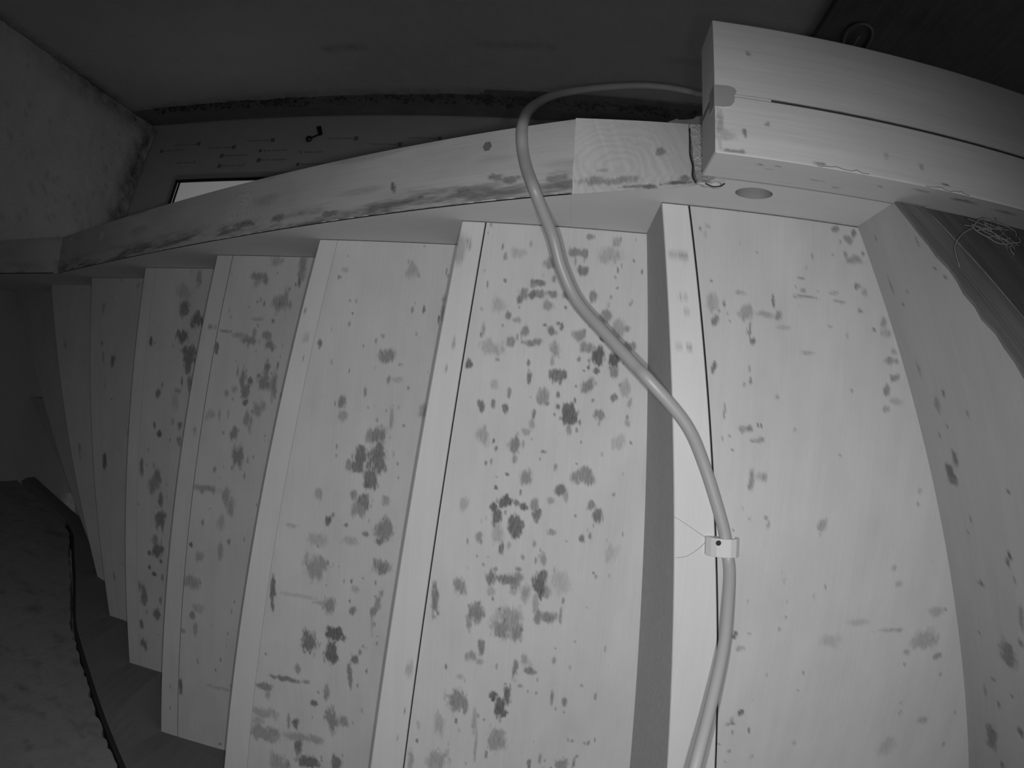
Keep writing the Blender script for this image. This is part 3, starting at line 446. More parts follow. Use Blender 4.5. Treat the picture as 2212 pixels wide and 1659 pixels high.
# handle hanging below the board: plate, arm and round knob
hd = bpy.data.objects.new('handle', None); COL.objects.link(hd); hd.location = (-1.18, -0.89, 3.19+ZO); WORLD['handle'] = Matrix.Translation(hd.location); attach(hd, win); WORLD['handle'] = Matrix.Translation(hd.location); hd['label'] = 'dark window handle with a round knob'
plate = [wp(-1.196, -0.925, -0.012), wp(-1.174, -0.930, -0.012), wp(-1.156, -0.885, -0.012), wp(-1.172, -0.876, -0.012)]
def sub(o):
    o.parent = hd; o.matrix_parent_inverse = Matrix.Translation((-1.18, -0.89, 3.19+ZO)).inverted(); return o
sub(prism('plate', plate, (0, 0.0027, 0.011), M_GASK))
sub(tube('arm', [wp(-1.168, -0.882, -0.014), wp(-1.185, -0.868, -0.017), wp(-1.207, -0.856, -0.018)], 0.0045, M_GASK, res=3, seg=8))
kb = np.array(wp(-1.212, -0.853, -0.018)); V = []; F = []
for i in range(9):
    a = math.pi*i/8
    for k in range(14):
        t = 2*math.pi*k/14; V.append((kb[0]+0.016*math.sin(a)*math.cos(t), kb[1]+0.016*math.sin(a)*math.sin(t), kb[2]+0.013*math.cos(a)))
for i in range(8):
    for k in range(14): F.append((i*14+k, i*14+(k+1) % 14, (i+1)*14+(k+1) % 14, (i+1)*14+k))
sub(finish('knob', V, F, plain('black_knob', 0.02, 0.3, spec=0.8), smooth=True))

# ------------------------------------------------------------------ winder staircase seen from below
stair = thing('staircase', 'pale wooden winder staircase seen from below, boards spotted with dark mould', 'staircase', (-0.4, 0.5, 0.9))
LX = {2: 0.38633, 3: 0.10876, 4: -0.17287, 5: -0.45877, 6: -0.75745, 7: -1.05895, 8: -1.36905, 9: -1.68507, 10: -2.01716, 11: -2.36}
LD = {2: 0.40789, 3: 0.10388, 4: -0.10153, 5: -0.15338, 6: -0.10792, 7: -0.00983, 8: 0.12455, 9: 0.29674, 10: 0.51941, 11: 0.82}
GX = {3: 0.1435, 4: -0.1378, 5: -0.4241, 6: -0.7193}; GD = {3: 0.1486, 4: -0.0801, 5: -0.1368, 6: -0.0997}
for k in (7, 8, 9, 10, 11): GX[k] = LX[k]+0.034; GD[k] = LD[k]+0.004
FX = {k: LX[k-1] for k in range(3, 12)}; FD = {k: LD[k-1] for k in range(3, 12)}      # far edge of tread k = back of riser k-1
FX[4], FD[4] = 0.1079, 0.0623
GAP = {3: 0.0027, 4: 0.0026, 5: 0.0006, 6: 0.0020, 7: 0.0009, 8: 0.0008, 9: 0.0006, 10: 0.0006, 11: 0.0006}
YEND = {3: (1.22, 1.30), 4: (1.20, 1.24), 5: (1.16, 1.20), 6: (1.150, 1.150), 7: (1.062, 1.062), 8: (1.005, 1.005), 9: (0.945, 0.955), 10: (0.89, 0.91), 11: (0.84, 0.87)}
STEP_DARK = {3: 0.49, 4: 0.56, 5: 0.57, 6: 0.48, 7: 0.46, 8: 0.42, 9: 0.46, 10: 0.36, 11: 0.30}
for k in range(3, 12):
    z = zk(k); gx, gd, fx, fd = GX[k]+GAP[k], GD[k], FX[k], FD[k]; ye0, ye1 = YEND[k]
    yb = 0.39 if k == 11 else -0.03
    def P(s, t, gx=gx, gd=gd, fx=fx, fd=fd, ye0=ye0, ye1=ye1, z=z, yb=yb):
        y = yb+s*(lerp(ye0, ye1, t)-yb); return np.stack([lerp(gx+gd*y, fx+fd*y, t), y, np.full_like(y, z)], 1)
    n = {3: (440, 140), 4: (560, 160), 5: (460, 130), 6: (380, 100), 7: (300, 80), 8: (200, 46), 9: (140, 28)}.get(k, (20, 8))
    rs = random.Random(k*13)
    fine = [(lerp(gx, fx, rs.random())+0.0, rs.uniform(0, 1.1), rs.uniform(.0008, .0024), rs.uniform(.0012, .005), rs.uniform(.2, .7)) for _ in range({4: 150, 5: 110, 6: 90, 7: 70}.get(k, 45))] if k < 10 else []
    sp = SPOTS.get(k, []) + fine
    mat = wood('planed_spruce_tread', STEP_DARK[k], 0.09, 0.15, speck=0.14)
    slab('tread', P, (0, 0, 0.042), n[0], n[1], mat, stair, sp, chamfer=0.0004, side_shade_tone=(1.0, 1.0))  # dark sides paint the shade inside the open tread joints
    hexa('joint_line', [(LX[k], -0.001, z-0.0007), (fx, -0.001, z-0.0007), (fx+0.001, 0.0014, z-0.0007), (LX[k], 0.0014, z-0.0007), (LX[k], -0.001, z+0.002), (fx, -0.001, z+0.002), (fx+0.001, 0.0014, z+0.002), (LX[k], 0.0014, z+0.002)], M_JOINT, stair) if k < 9 else None  # thin dark line where tread and string meet
    # the riser that stands on this level: its lower edge shows as the narrow strip, flush with the tread
    lx, ld = LX[k], LD[k]; sx, sd = GX[k], GD[k]
    def Q(s, t, lx=lx, ld=ld, sx=sx, sd=sd, ye0=ye0, z=z, yb=yb):
        y = yb+s*(ye0-yb); return np.stack([lerp(lx+0.0012+ld*y, sx-0.0006+sd*y, t), y, np.full_like(y, z)], 1)
    slab('riser', Q, (0, 0, RISE-0.001), 140 if k < 8 else 30, 114 if k < 8 else 4, M_RISER if k < 6 else mat, stair, SPOTS.get(10+k, []), chamfer=0.0014, shear=(lambda p: np.array([FX[4]-LX[3]+(FD[4]-LD[3])*p[1]-0.0006, 0, 0])) if k == 3 else None, side_shade_tone=(0.34 if k == 3 else 0.0, 1.0))  # right side paints the gap's shade; one back face is toned darker
# lowest riser, its wide back face turned to the camera
def R2(s, t):
    y = 0.0005+s*1.10; low = 0.838-0.82*y+0.008+0.002*vnoise(y*45, y*0+2); return np.stack([LX[2]+LD[2]*y, y, lerp(Z3+0.03, low, t)], 1)
slab('riser', R2, (0.03, 0, 0), 260, 130, M_RISERF, stair, SPOTS[2], coord=(1, 2), grain=(0.38, 0.92, 0), chamfer=0.0)

# outer string: smooth inner face, rough sawn lower edge
BZ, BS = 0.96991, -0.57233
def zb(x): return BZ+BS*x if x > -1.456 else 1.803
xs = [-2.056, -1.456, -0.0091]
poly = [(x, 0.0, zb(x)) for x in xs] + [(-0.0091, 0, 1.42), (-1.456, 0, 2.26), (-2.056, 0, 2.62)]
V = [(x, 0.0, z) for x, y, z in poly] + [(x, -0.105, z) for x, y, z in poly]; n = len(poly)
prism('stringer_core', [(x, -0.002, z+0.004) for x, y, z in poly], (0, -0.101, 0), M_STR, None, (0.868, 0, -0.497))
core = bpy.data.objects['stringer_core']; core.name = 'stringer'; core.data.name = 'stringer'; attach(core, stair); core['label'] = 'thick outer string board'
def inner(s, t):
    x = lerp(-2.056, -0.0091, s); zl = np.where(x > -1.456, BZ+BS*x, 1.803); return np.stack([x, np.zeros_like(x), zl+t*0.42], 1)
slab('string_face', inner, (0, -0.0018, 0), 120, 8, M_STR, core, [], coord=(0, 2), grain=(0.868, 0, -0.497), chamfer=0)
def streaks(s, t, F):
    x = F[:, 0]; e = np.clip((t-0.60)/0.25, 0, 1); nb = fbm(x*16+t*3, t*9)
    a = e*np.clip((nb-0.42)*2.6, 0, 0.75)
    b = np.clip((vnoise(x*9, t*5+2)-0.68)*1.6, 0, 0.25)
    k = np.exp(-(((x+0.585)/0.05)**2+((t-0.55)/0.22)**2))*0.0
    return np.clip(np.maximum(a, b), 0, 1)
EDGE_SPOTS = [(-0.2797, -0.0412, 0.0035, 0.007, .9), (-0.276, -0.0375, 0.0016, 0.006, .6), (-0.095, -0.028, 0.012, 0.005, .6), (-0.115, -0.034, 0.009, 0.004, .6), (-0.03, -0.022, 0.015, 0.004, .6), (-0.16, -0.02, 0.01, 0.003, .7), (-0.52, -0.02, 0.02, 0.006, .6), (-0.61, -0.02, 0.025, 0.006, .6), (-0.40, -0.012, 0.02, 0.005, .6), (-0.23, -0.018, 0.006, 0.003, .7)]
def under(s, t):
    x = lerp(-1.456, -0.0091, s); return np.stack([x, lerp(-0.105, 0.0, t), BZ+BS*x], 1)
slab('string_edge', under, (0.0023, 0, 0.004), 320, 44, M_STRB, core, EDGE_SPOTS, grain=(0.868, 0, -0.497), chamfer=0, base=streaks)
def under2(s, t):
    x = lerp(-2.056, -1.456, s); return np.stack([x, lerp(-0.105, 0.0, t), np.full_like(x, 1.803)], 1)
slab('string_edge', under2, (0, 0, 0.004), 40, 8, M_STRB, core, [], grain=(1, 0, 0), chamfer=0, base=streaks)
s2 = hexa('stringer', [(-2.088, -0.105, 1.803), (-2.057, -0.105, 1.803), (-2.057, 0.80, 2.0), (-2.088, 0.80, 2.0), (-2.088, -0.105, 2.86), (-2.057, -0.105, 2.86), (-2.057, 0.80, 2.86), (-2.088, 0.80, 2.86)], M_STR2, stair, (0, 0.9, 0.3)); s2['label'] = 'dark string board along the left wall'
nb = np.array([BS, 0, -1.0]); nb /= np.linalg.norm(nb); nb = np.array([-0.4967, 0, -0.8679])
bolt = cylinder('screw_plug', np.array([-0.1305, -0.0828, 1.0446])-nb*0.004, nb, 0.0078, 0.0046, plain('dark_plug', 0.17, 0.7), core, seg=6)
cylinder('screw_plug', np.array([-1.188, -0.0728, 1.6498])-nb*0.004, nb, 0.012, 0.0045, plain('pale_plug', 0.55, 0.7), core, seg=9)

# level end piece of the string, lower corner twisted, resting on the beam; a drilled hole in its face
HX, HZ, HR = 0.2135, 0.8975, 0.0235
ls = []
top_prof = [(-0.009, 0.9798), (0.0117, 0.9710), (0.0721, 0.9348), (0.1114, 0.9153), (0.1353, 0.8985), (0.1500, 0.8780), (0.1570, 0.8560), (0.62, 0.8530)]
V = []; F = []
out_z = [0.972, 0.970, 0.963, 0.959, 0.957, 0.956, 0.955, 0.955]
nP = len(top_prof)
V += [(x, 0.0, z) for x, z in top_prof] + [(x, -0.105, z) for (x, _), z in zip(top_prof, out_z)]
for i in range(nP-1): F.append((i, i+1, nP+i+1, nP+i))
zt = 1.25
# hole rim on the face and rectangle round it
nh = 32; h0 = len(V)
V += [(HX+HR*math.cos(2*math.pi*i/nh), 0.0, HZ+HR*1.02*math.sin(2*math.pi*i/nh)) for i in range(nh)]
V += [(HX+HR*math.cos(2*math.pi*i/nh), -0.016, HZ+HR*1.02*math.sin(2*math.pi*i/nh)) for i in range(nh)]
for i in range(nh): F.append((h0+i, h0+(i+1) % nh, h0+nh+(i+1) % nh, h0+nh+i))
F.append(tuple(h0+nh+i for i in range(nh)))
a0, a1, b0, b1 = 0.165, 0.262, 0.8575, 0.9375
sq0 = len(V)
for i in range(nh):
    c, s = math.cos(2*math.pi*i/nh), math.sin(2*math.pi*i/nh); m_ = max(abs(c), abs(s)); c /= m_; s /= m_
    V.append((lerp(a0, a1, (c+1)/2), 0.0, lerp(b0, b1, (s+1)/2)))
for i in range(nh): F.append((h0+i, sq0+i, sq0+(i+1) % nh, h0+(i+1) % nh))
def quadface(*p):
    n = len(V); V.extend(p); F.append(tuple(range(n, n+len(p))))
quadface((-0.009, 0, zt), *[(x, 0, z) for x, z in top_prof[:7]], (a0, 0, 0.8559), (a0, 0, zt))
quadface((a0, 0, 0.8559), (a1, 0, 0.8553), (a1, 0, b0), (a0, 0, b0))
quadface((a0, 0, b1), (a1, 0, b1), (a1, 0, zt), (a0, 0, zt))
quadface((a1, 0, 0.8553), (0.62, 0, 0.853), (0.62, 0, zt), (a1, 0, zt))
quadface((-0.009, 0, 0.9798), (-0.009, 0, zt), (-0.009, -0.105, zt), (-0.009, -0.105, 0.972))
quadface((0.62, 0, 0.853), (0.62, 0, zt), (0.62, -0.105, zt), (0.62, -0.105, 0.955))
quadface((-0.009, 0, zt), (0.62, 0, zt), (0.62, -0.105, zt), (-0.009, -0.105, zt))
quadface((-0.009, -0.105, 0.972), *[(x, -0.105, z) for (x, _), z in list(zip(top_prof, out_z))[1:]], (0.62, -0.105, zt), (-0.009, -0.105, zt))
o = recalc(finish('string_end_piece', V, F, M_STRL, stair, (1, 0, 0), mats=[M_STRL, M_STR, wood('hole_wood', 0.27, 0.25, 0.3)])); o['label'] = 'paler end piece of the outer string with a drilled hole'
for p in o.data.polygons:
    c = p.center
    if c.y > -0.0005 and abs(p.normal.y) > 0.9: p.material_index = 1
    if -0.02 < c.y < -0.004 and (c.x-HX)**2+(c.z-ZO-HZ)**2 < 0.03**2: p.material_index = 2
def knot(s, t, F): return np.zeros(len(F))
K = SPOTS_KNOT = [(0.1016, -0.0552, 0.006, 0.006, .55), (0.097, -0.052, 0.003, 0.003, .5), (0.02, -0.016, 0.016, 0.006, .5), (0.05, -0.014, 0.02, 0.005, .45), (0.086, -0.003, 0.008, 0.003, .8), (0.07, -0.004, 0.02, 0.002, .6), (0.03, -0.03, 0.006, 0.002, .3), (0.12, -0.006, 0.015, 0.0025, .8), (0.128, -0.012, 0.006, 0.004, .6)]
def ledge(s, t):
    x = lerp(-0.0088, 0.148, s); zi = np.interp(x, [p[0] for p in top_prof], [p[1] for p in top_prof]); zo = np.interp(x, [p[0] for p in top_prof], out_z)
    return np.stack([x, lerp(-0.105, 0.0, t), lerp(zo, zi, t)-0.0015], 1)
slab('sawn_face', ledge, (0, 0, 0.0012), 90, 60, M_STRL, o, K, chamfer=0, grain=(1, 0.25, 0))

# squeezed out foam in the joint against the beam, and a torn scrap behind it
def blob(name, pts, th, mat, parent, seed):
    r = random.Random(seed); P2 = []
    n = len(pts)
    for i in range(n):
        a, b = np.array(pts[i]), np.array(pts[(i+1) % n])
        for t in (0, 0.33, 0.66):
            q = lerp(a, b, t); P2.append(tuple(q+np.array([r.uniform(-.0013, .0013), r.uniform(-.0013, .0013), r.uniform(-.001, .001)])))
    c = tuple(np.mean(P2, 0)-np.array([0, 0, 0.004])); m2 = len(P2)
    V = P2+[tuple(np.add(p, (0, 0, th))) for p in P2]+[tuple(lerp(np.array(p), np.array(c), 0.35)-np.array([0, 0, 0.003])) for p in P2]+[c]
    F = [(i, (i+1) % m2, m2+(i+1) % m2, m2+i) for i in range(m2)]+[tuple(range(m2, 2*m2))]+[(i, (i+1) % m2, 2*m2+(i+1) % m2, 2*m2+i) for i in range(m2)]+[(2*m2+i, 2*m2+(i+1) % m2, 3*m2) for i in range(m2)]
    return recalc(finish(name, V, F, mat, parent, smooth=False))
def foamP(s, t):
    y = lerp(-0.100, 0.003, s); zi = np.interp(y, [-0.105, -0.06, -0.02, 0.0, 0.004], [0.951, 0.922, 0.896, 0.876, 0.871])
    return np.stack([lerp(0.1376, 0.169, t)+0.0012*(vnoise(y*160, t*3)-0.5)*(t < 0.5), y, zi-0.0055-0.0030*np.sin(math.pi*np.clip(t*1.6, 0, 1))-0.003*(fbm(y*220, t*12)-0.5)], 1)
g1 = slab('joint_foam', foamP, (0, 0, 0.012), 60, 20, M_GLUE, stair, [], chamfer=0.0); g1['label'] = 'pale foam squeezed out of the joint'
def lump(name, c, r, parent):
    V = []; F = []
    for i in range(9):
        a = math.pi*i/8
        for k in range(12):
            t = 2*math.pi*k/12; q = 1+0.25*math.sin(3*t+i)*math.sin(a); V.append((c[0]+r[0]*q*math.sin(a)*math.cos(t), c[1]+r[1]*q*math.sin(a)*math.sin(t), c[2]+r[2]*math.cos(a)))
    for i in range(8):
        for k in range(12): F.append((i*12+k, i*12+(k+1) % 12, (i+1)*12+(k+1) % 12, (i+1)*12+k))
    return finish(name, V, F, M_GLUE, parent, smooth=True)
lump('foam_drip', (0.1480, 0.0030, 0.8735), (0.0095, 0.0036, 0.0055), stair); lump('foam_drip', (0.1590, 0.0045, 0.8690), (0.0085, 0.0040, 0.0050), stair)
for dy in (0,):
    tube('joint_crack', [(0.1372, -0.090, 0.934), (0.1362, -0.066, 0.924), (0.1352, -0.046, 0.914), (0.1362, -0.026, 0.897), (0.1345, -0.010, 0.887), (0.1370, 0.002, 0.876)], 0.0011, M_SHADE, stair, seg=6, res=3)
for a in ([(0.140, -0.020, 0.893), (0.144, -0.008, 0.881), (0.143, 0.002, 0.874)], [(0.147, 0.004, 0.868), (0.156, 0.0075, 0.866), (0.165, 0.006, 0.865), (0.170, 0.002, 0.866)]):
    tube('joint_crack', a, 0.0009, M_SHADE, stair, seg=6, res=3)
g2 = prism('foam_scrap', [(0.1110, -0.1045, 0.9572), (0.1129, -0.1068, 0.9572), (0.1180, -0.1090, 0.9572), (0.1233, -0.1122, 0.9572), (0.1262, -0.1108, 0.9572), (0.1345, -0.1118, 0.9572), (0.1450, -0.1142, 0.9572), (0.1490, -0.1180, 0.9572), (0.1563, -0.1206, 0.9572), (0.1640, -0.1196, 0.9572), (0.1700, -0.1196, 0.9572), (0.1700, -0.1045, 0.9572)], (0, 0, 0.03), M_SCRAP, stair); g2['label'] = 'torn grey foam scrap behind the joint'

# inner string: face under the narrow tread ends, dark lower edge
top_pts = [(-2.05, 0.712, 2.43), (-1.75, 0.815, 2.36), (-1.60, 0.862, 2.241), (-1.46, 0.915, 2.10), (-1.41, 0.922, 2.061), (-1.385, 0.930, 2.03), (-1.248, 0.979, 1.881), (-1.186, 0.982, 1.85), (-1.069, 1.035, 1.701), (-0.964, 1.037, 1.66), (-0.876, 1.124, 1.521), (-0.702, 1.126, 1.47), (-0.60, 1.135, 1.341), (-0.35, 1.165, 1.25), (-0.17, 1.19, 1.161), (0.10, 1.22, 0.98), (0.36, 1.27, 0.85)]
def wl(x): return 1.125+0.32*(x+0.79)
def zlow(x): return np.interp(x, [-2.08, -1.75, -1.662, -1.438, -1.262, -1.097, -0.975, -0.838, -0.4, 0.36], [2.40, 2.33, 2.265, 1.965, 1.710, 1.534, 1.404, 1.265, 0.90, 0.35])
rows = []; dense = []
for p, q in zip(top_pts[:-1], top_pts[1:]): dense += [tuple(np.array(p)+(np.array(q)-np.array(p))*t) for t in (0, .25, .5, .75)]
for x, y, z in dense+[top_pts[-1]]:
    zl = min(float(zlow(x)), z-0.02); yl = min(wl(x), 1.30) if x < -0.6 else y
    rows.append([(x, y, z+0.06), (x, y, z), (x, lerp(y, yl, 0.5), lerp(z, zl, 0.5)), (x, yl, zl)])
V = []; F = []
for r in rows: V += r
nr = len(rows)
for i in range(nr-1):
    for j in range(3): F.append((i*4+j, i*4+j+1, (i+1)*4+j+1, (i+1)*4+j))
nb_ = len(V)
for r in rows: V += [(r[0][0]+0.0, r[0][1]+0.06, r[0][2]), (r[3][0], r[3][1]+0.06, r[3][2])]
for i in range(nr-1):
    a, b = nb_+2*i, nb_+2*(i+1)
    F += [(a, b, b+1, a+1), (i*4, (i+1)*4, b, a), (i*4+3, a+1, b+1, (i+1)*4+3)]
F += [(0, nb_, nb_+1, 3, 2, 1), ((nr-1)*4, (nr-1)*4+1, (nr-1)*4+2, (nr-1)*4+3, nb_+2*nr-1, nb_+2*nr-2)]
o = recalc(finish('inner_stringer', V, F, M_INNER, stair, (0.8, 0, -0.6))); o['label'] = 'shaded inner string board'
# dark strip painting the shadow gap below it
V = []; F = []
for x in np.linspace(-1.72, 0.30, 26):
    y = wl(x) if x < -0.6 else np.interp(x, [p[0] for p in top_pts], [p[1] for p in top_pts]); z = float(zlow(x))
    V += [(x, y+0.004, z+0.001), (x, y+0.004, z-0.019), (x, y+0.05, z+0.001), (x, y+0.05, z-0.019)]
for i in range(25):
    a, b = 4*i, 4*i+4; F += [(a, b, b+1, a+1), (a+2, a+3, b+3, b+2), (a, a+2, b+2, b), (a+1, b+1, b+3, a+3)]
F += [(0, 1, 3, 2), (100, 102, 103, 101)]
recalc(finish('joint_seal', V, F, M_SHADE, stair))['label'] = 'dark strip painted for the shadow gap under the inner string'
# plaster wall below the inner string, ragged along its top
def wc_P(s, t):
    x = lerp(-2.054, 0.30, s); base = np.where(x < -0.6, wl(x), np.interp(x, [p[0] for p in top_pts], [p[1] for p in top_pts]))
    zt_ = np.array([float(zlow(q)) for q in x])-0.021-0.016*fbm(x*30, x*0+1)-0.010*(vnoise(x*70, x*0+4) > 0.6)
    return np.stack([x, base+0.002-0.010*(1-np.clip(t*30-28.2, 0, 1)**2*0.6), FLOOR+t*(zt_-FLOOR)], 1)
def wc_stain(s, t, F): return np.clip((fbm(F[:, 0]*22, F[:, 2]*22)-0.62)*2, 0, 0.5)
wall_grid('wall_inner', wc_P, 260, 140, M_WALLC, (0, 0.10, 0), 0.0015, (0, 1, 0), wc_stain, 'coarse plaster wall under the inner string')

# ------------------------------------------------------------------ landing beam of two timbers
BX0, BX1, BZB, BZT = 0.1405, 2.39, 0.768, 0.8515
beam = thing('double_timber', 'thick pale double timber jutting in at the top, split by a long dark seam', 'timber', (0.8, -0.08, BZB))
def timber(name, y0, y1, mat, notch=None):
    P = lambda s, t: np.stack([lerp(BX0, BX1, s**1.6), lerp(y0, y1, t), BZB+0*s], 1)
    ss = (0.0, 1.0) if y0 < -0.1 else (1.0, 0.0)  # sides along the seam are darkened as painted shade in the gap
    sp = [(0.18, -0.128, .003, .0025, .5), (0.173, -0.026, .002, .0055, .8), (0.20, -0.04, .0025, .003, .5), (0.345, -0.03, .0015, .010, .5), (0.163, -0.003, .010, .003, .6), (0.146, -0.03, .004, .02, .4), (0.152, -0.022, .008, .006, .3), (0.39, -0.024, .002, .003, .5), (0.26, -0.004, .006, .0015, .6), (0.425, -0.008, .006, .0012, .7)]
    return slab(name, P, (0, 0, BZT-BZB), 320, 50, mat, beam, sp, grain=(1, 0, 0), chamfer=0.0015, side_shade_tone=ss)
timber('timber', -0.1660, -0.0738, M_BEAM)
tb2 = timber('timber', -0.0688, -0.0034, M_BEAM)
def bside(s, t): return np.stack([lerp(BX0+0.001, BX1, s**1.6), np.full_like(s, -0.0004), lerp(BZB+0.0012, BZT, t)], 1)
slab('side_face', bside, (0, -0.0014, 0), 260, 24, M_BEAMS, tb2, [(0.195, 0.79, .004, .002, .5), (0.215, 0.787, .003, .002, .6), (0.21, 0.80, .006, .0015, .3), (0.30, 0.83, .003, .003, .6), (0.345, 0.80, .003, .003, .5), (0.27, 0.815, .010, .001, .4), (0.24, 0.84, .01, .001, .35), (0.40, 0.785, .01, .003, .4), (0.46, 0.79, .02, .004, .6), (0.53, 0.795, .02, .004, .5)], coord=(0, 2), grain=(1, 0, 0), chamfer=0)
hexa('seam_filler', box_pts((0.205, -0.0738, BZB+0.014), (BX1, -0.0688, BZT)), M_SHADE, beam)
hexa('seam_filler', box_pts((BX0, -0.0742, BZB+0.0012), (0.205, -0.0684, BZT)), M_BEAM, beam)
# glued round-ended key across the seam at the beam's end
kp = [(BX0-0.001, -0.0805), (0.1560, -0.0815), (0.1625, -0.0795), (0.1650, -0.0760), (0.1635, -0.0725), (0.1612, -0.0705), (0.1628, -0.0680), (0.1622, -0.0625), (0.1580, -0.0570), (0.1500, -0.0552), (BX0-0.001, -0.0548)]
k_ = prism('end_key', [(x, y, BZB-0.0014) for x, y in kp], (0, 0, 0.03), wood('key_wood', 0.33, 0.15, 0.2), beam); k_['label'] = 'small darker wooden key let into the beam end'
# torn plaster skin along its lower edge
random.seed(12)
for x0 in (0.255, 0.395):
    tube('edge_crack', [(x0+i*0.004, -0.0016+0.0012*math.sin(i*0.9)+random.uniform(-.0009, .0009), BZB-0.0010-random.uniform(0, .001)) for i in range(17)], 0.00035, M_JOINT, beam, seg=6, res=2)

# ------------------------------------------------------------------ old dark boards sloping down from the string at the right
slope = thing('dark_boarding', 'old dark sloping boards at the right edge, below the beam', 'boarding', (0.7, 0.2, 0.7))
def sb(x, y): return 0.838-0.82*y
def board(poly_xy, dz, i=[0]):
    i[0] += 1
    v = [(x, y, sb(x, y)+dz) for x, y in poly_xy]; return prism('board', v, (0.0, 0.0026, 0.0032), M_BOARDS[i[0]-1], slope, (0.35, 0.72, -0.6))
seamx = lambda y: 0.4235+0.57*y
rag = random.Random(5)
ed = []
for i in range(73):
    y = 0.0015+i*0.015; ed.append((0.3863+0.408*y-0.0025-rag.random()**2*0.007*(0.2+min(1, y*6)), y))
M_BOARDS = [wood('old_board_a', 0.17, 0.6, 0.5, bump=0.6), wood('old_board_b', 0.10, 0.7, 0.6, bump=0.6), wood('old_board_c', 0.10, 0.7, 0.5, bump=0.6)]
board(ed+[(seamx(1.08)-0.0008, 1.08), (seamx(0.0015)-0.0008, 0.0015)], 0.0)
board([(seamx(0.0015), 0.0015), (seamx(1.08), 1.08), (seamx(1.08)+0.26, 1.08), (seamx(0.0015)+0.26, 0.0015)], 0.0035)
board([(seamx(0.0015)+0.262, 0.0015), (seamx(1.08)+0.262, 1.08), (1.6, 1.08), (1.6, 0.0015)], 0.001)

tube('seam_thread', [(seamx(y)-0.0004, y, sb(0, y)-0.0010) for y in np.linspace(0.002, 0.8, 20)], 0.0007, plain('seam_dust', 0.24, 0.9, var=0.5, sc=60), slope, seg=6, res=2)

# ------------------------------------------------------------------ dark panel and a cable loop on the back wall, behind the beam
pn = thing('wood_cladding', 'very dark wooden cladding on the back wall above the beam', 'cladding', (1.6, -1.0, 1.5))
for i, (x0, x1) in enumerate(((0.742, 1.08), (1.084, 1.42), (1.424, 1.76), (1.764, 2.10), (2.104, 2.39))):
    hexa('plank', box_pts((x0, ya(x0)+0.006, FLOOR+0.05), (x1, ya(x0)+0.030, 2.90)), M_PANEL, pn, (0, 0, 1))
M_DIM = plain('dim_grey_cable', 0.24, 0.6)
lp = thing('cable_loop', '', 'cable', (0.88, -0.97, 2.0))
tube('strand', [(0.886, -0.972, 2.36), (0.8829, -0.972, 2.2666), (0.845, -0.972, 2.1564), (0.8287, -0.972, 2.0906), (0.8289, -0.972, 2.0302), (0.8468, -0.972, 1.9902), (0.8727, -0.972, 1.984), (0.9009, -0.972, 2.0116), (0.9185, -0.972, 2.0749), (0.9236, -0.972, 2.1478), (0.9344, -0.972, 2.2289), (0.936, -0.972, 2.36)], 0.0058, M_DIM, lp, res=4, seg=10)
tube('strand', [(0.868, -0.964, 2.06), (0.8702, -0.964, 2.1441), (0.8788, -0.964, 2.2168), (0.8917, -0.964, 2.2825), (0.896, -0.964, 2.36)], 0.0052, M_DIM, lp, res=4, seg=10)
tag(lp, 'dim grey cable loop hanging on the dark cladding behind the beam', 'cable')

# ------------------------------------------------------------------ the cable, its clip
CB = [(0.02, 1.02, -1.191), (0.10, 1.06, -1.10), (0.115, 1.07, -0.6), (0.12, 1.04, 0.15), (0.145, 0.90, 0.60), (0.1680, 0.765, 0.745), (0.1855, 0.6707, 0.80), (0.2021, 0.6116, 0.85), (0.2181, 0.5473, 0.90), (0.2241, 0.4979, 0.935), (0.2264, 0.4663, 0.957), (0.2242, 0.4470, 0.9665), (0.2183, 0.4233, 0.967), (0.2085, 0.3964, 0.9665), (0.1790, 0.3290, 0.964), (0.1505, 0.2816, 0.955), (0.1026, 0.2345, 0.950), (0.0826, 0.2144, 0.965), (0.0455, 0.1753, 0.995), (0.0084, 0.1348, 1.020), (-0.0150, 0.0928, 1.020), (-0.0295, 0.0522, 1.010), (-0.0447, 0.0222, 0.990), (-0.0568, -0.0025, 0.975), (-0.0681, -0.0301, 0.985), (-0.0763, -0.0593, 0.995), (-0.0800, -0.0862, 0.995), (-0.0801, -0.1116, 1.010), (-0.0790, -0.1572, 1.080), (-0.0716, -0.2225, 1.200), (-0.0515, -0.2847, 1.310), (-0.0199, -0.3300, 1.390), (0.0346, -0.3779, 1.470), (0.1140, -0.4222, 1.540), (0.1773, -0.4386, 1.570), (0.2315, -0.4439, 1.590), (0.2724, -0.4456, 1.600), (0.45, -0.440, 1.550), (0.80, -0.400, 1.400), (1.15, -0.310, 1.130), (1.28, -0.220, 0.950), (1.32, -0.130, 0.8600)]
tag(tube('cable', CB, 0.0078, M_CABLE, seg=18, res=7), 'thick grey cable looping over the string and clipped across the stair boards', 'cable')
clip = thing('cable_clip', 'small pale plastic nail clip holding the cable on the widest board', 'clip', (0.213, 0.437, 0.97))
cx0, cy0, cy1, zt3 = 0.2165, 0.4215, 0.4455, Z3
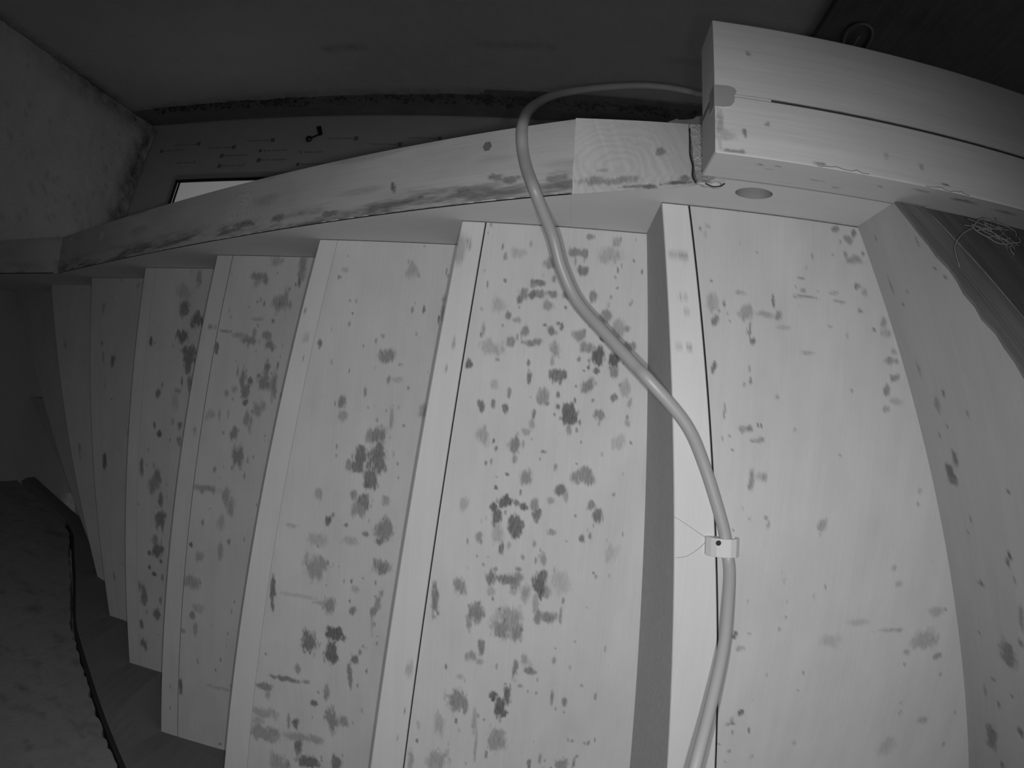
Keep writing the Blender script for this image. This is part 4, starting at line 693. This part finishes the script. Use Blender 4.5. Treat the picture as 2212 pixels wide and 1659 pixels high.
# profile: flat foot on the left, hood over the cable on the right (x, z); the open side faces the board
prof = [(-0.0235, 0.0), (-0.0235, -0.0105), (-0.0185, -0.0180), (-0.0120, -0.0235), (-0.0030, -0.0272), (0.0060, -0.0272), (0.0140, -0.0235), (0.0190, -0.0165), (0.0205, -0.0080), (0.0200, 0.0), (0.0165, 0.0), (0.0165, -0.0090), (0.0140, -0.0170), (0.0085, -0.0222), (0.0040, -0.0228), (-0.0010, -0.0205), (-0.0045, -0.0150), (-0.0055, -0.0080), (-0.0055, 0.0)]
n = len(prof); V = [(cx0+x, cy0, zt3+z) for x, z in prof]+[(cx0+x+0.002, cy1, zt3+z) for x, z in prof]
o = prism('clip_body', V[:n], (0.002, cy1-cy0, 0), M_CLIP, clip, (0, 1, 0))
bm = bmesh.new(); bm.from_mesh(o.data); bmesh.ops.bevel(bm, geom=[e for e in bm.edges if e.calc_length() < 0.02 and abs(e.verts[0].co.y-e.verts[1].co.y) < 1e-4], offset=0.0007, segments=1, affect='EDGES'); bm.to_mesh(o.data); bm.free()
nl = cylinder('nail', (cx0-0.0105, cy0+0.006, zt3-0.0215), (0.0, -0.16, -1.0), 0.0012, 0.0065, M_STEEL, clip, seg=10)
cylinder('nail_head', (cx0-0.0105, cy0+0.0050, zt3-0.0278), (0.0, -0.16, -1.0), 0.0034, 0.0016, M_STEEL, nl, seg=14)

# ------------------------------------------------------------------ hair-thin strands and a cobweb
st_ = thing('hair_strand', 'two thin dark strands beside the cable clip', 'strand', (0.16, 0.43, 0.975))
tube('strand', [(0.1480, 0.398, 0.9785), (0.165, 0.407, 0.9775), (0.182, 0.417, 0.976), (0.1945, 0.424, 0.973)], 0.00022, M_HAIR, st_, seg=5, res=3)
tube('strand', [(0.1940, 0.428, 0.973), (0.186, 0.438, 0.9755), (0.172, 0.449, 0.978), (0.158, 0.452, 0.9785)], 0.00028, M_HAIR, st_, seg=5, res=3)
web = thing('cobweb', 'tangled pale cobweb under the dark sloping boards', 'cobweb', (0.5, 0.03, 0.77))
WC = np.array([0.502, 0.035, 0.772])
def wr(a, r): return tuple(WC+np.array([0.036*r*math.cos(a), 0.0165*r*math.sin(a), -0.012*r*math.sin(a)]))
tube('thread', [wr(2*math.pi*i/14, 1+0.10*math.sin(i*2.1)) for i in range(15)], 0.00085, M_WEB, web, seg=5, res=3)
tube('thread', [wr(2*math.pi*i/10+0.4, 0.62+0.16*math.sin(i*3.3)) for i in range(9)], 0.0006, M_WEB, web, seg=5, res=3)
wrn = random.Random(21)
for i in range(11):
    a1 = wrn.uniform(0, 6.28); a2 = a1+wrn.uniform(1.8, 3.8)
    tube('thread', [wr(a1, wrn.uniform(.8, 1.45)), wr((a1+a2)/2, 0.25), wr(a2, wrn.uniform(.7, 1.25))], 0.00048, M_WEB, web, seg=5, res=3)
tube('thread', [wr(3.1, 1.0), (0.447, 0.046, 0.766), (0.432, 0.058, 0.757), (0.424, 0.068, 0.752), (0.420, 0.078, 0.745), (0.4195, 0.096, 0.735)], 0.0007, M_WEB, web, seg=5, res=3)
tube('thread', [wr(1.2, 1.0), (0.510, 0.060, 0.752), (0.513, 0.066, 0.748)], 0.0009, M_WEB, web, seg=5, res=3)

bpy.context.view_layer.update()
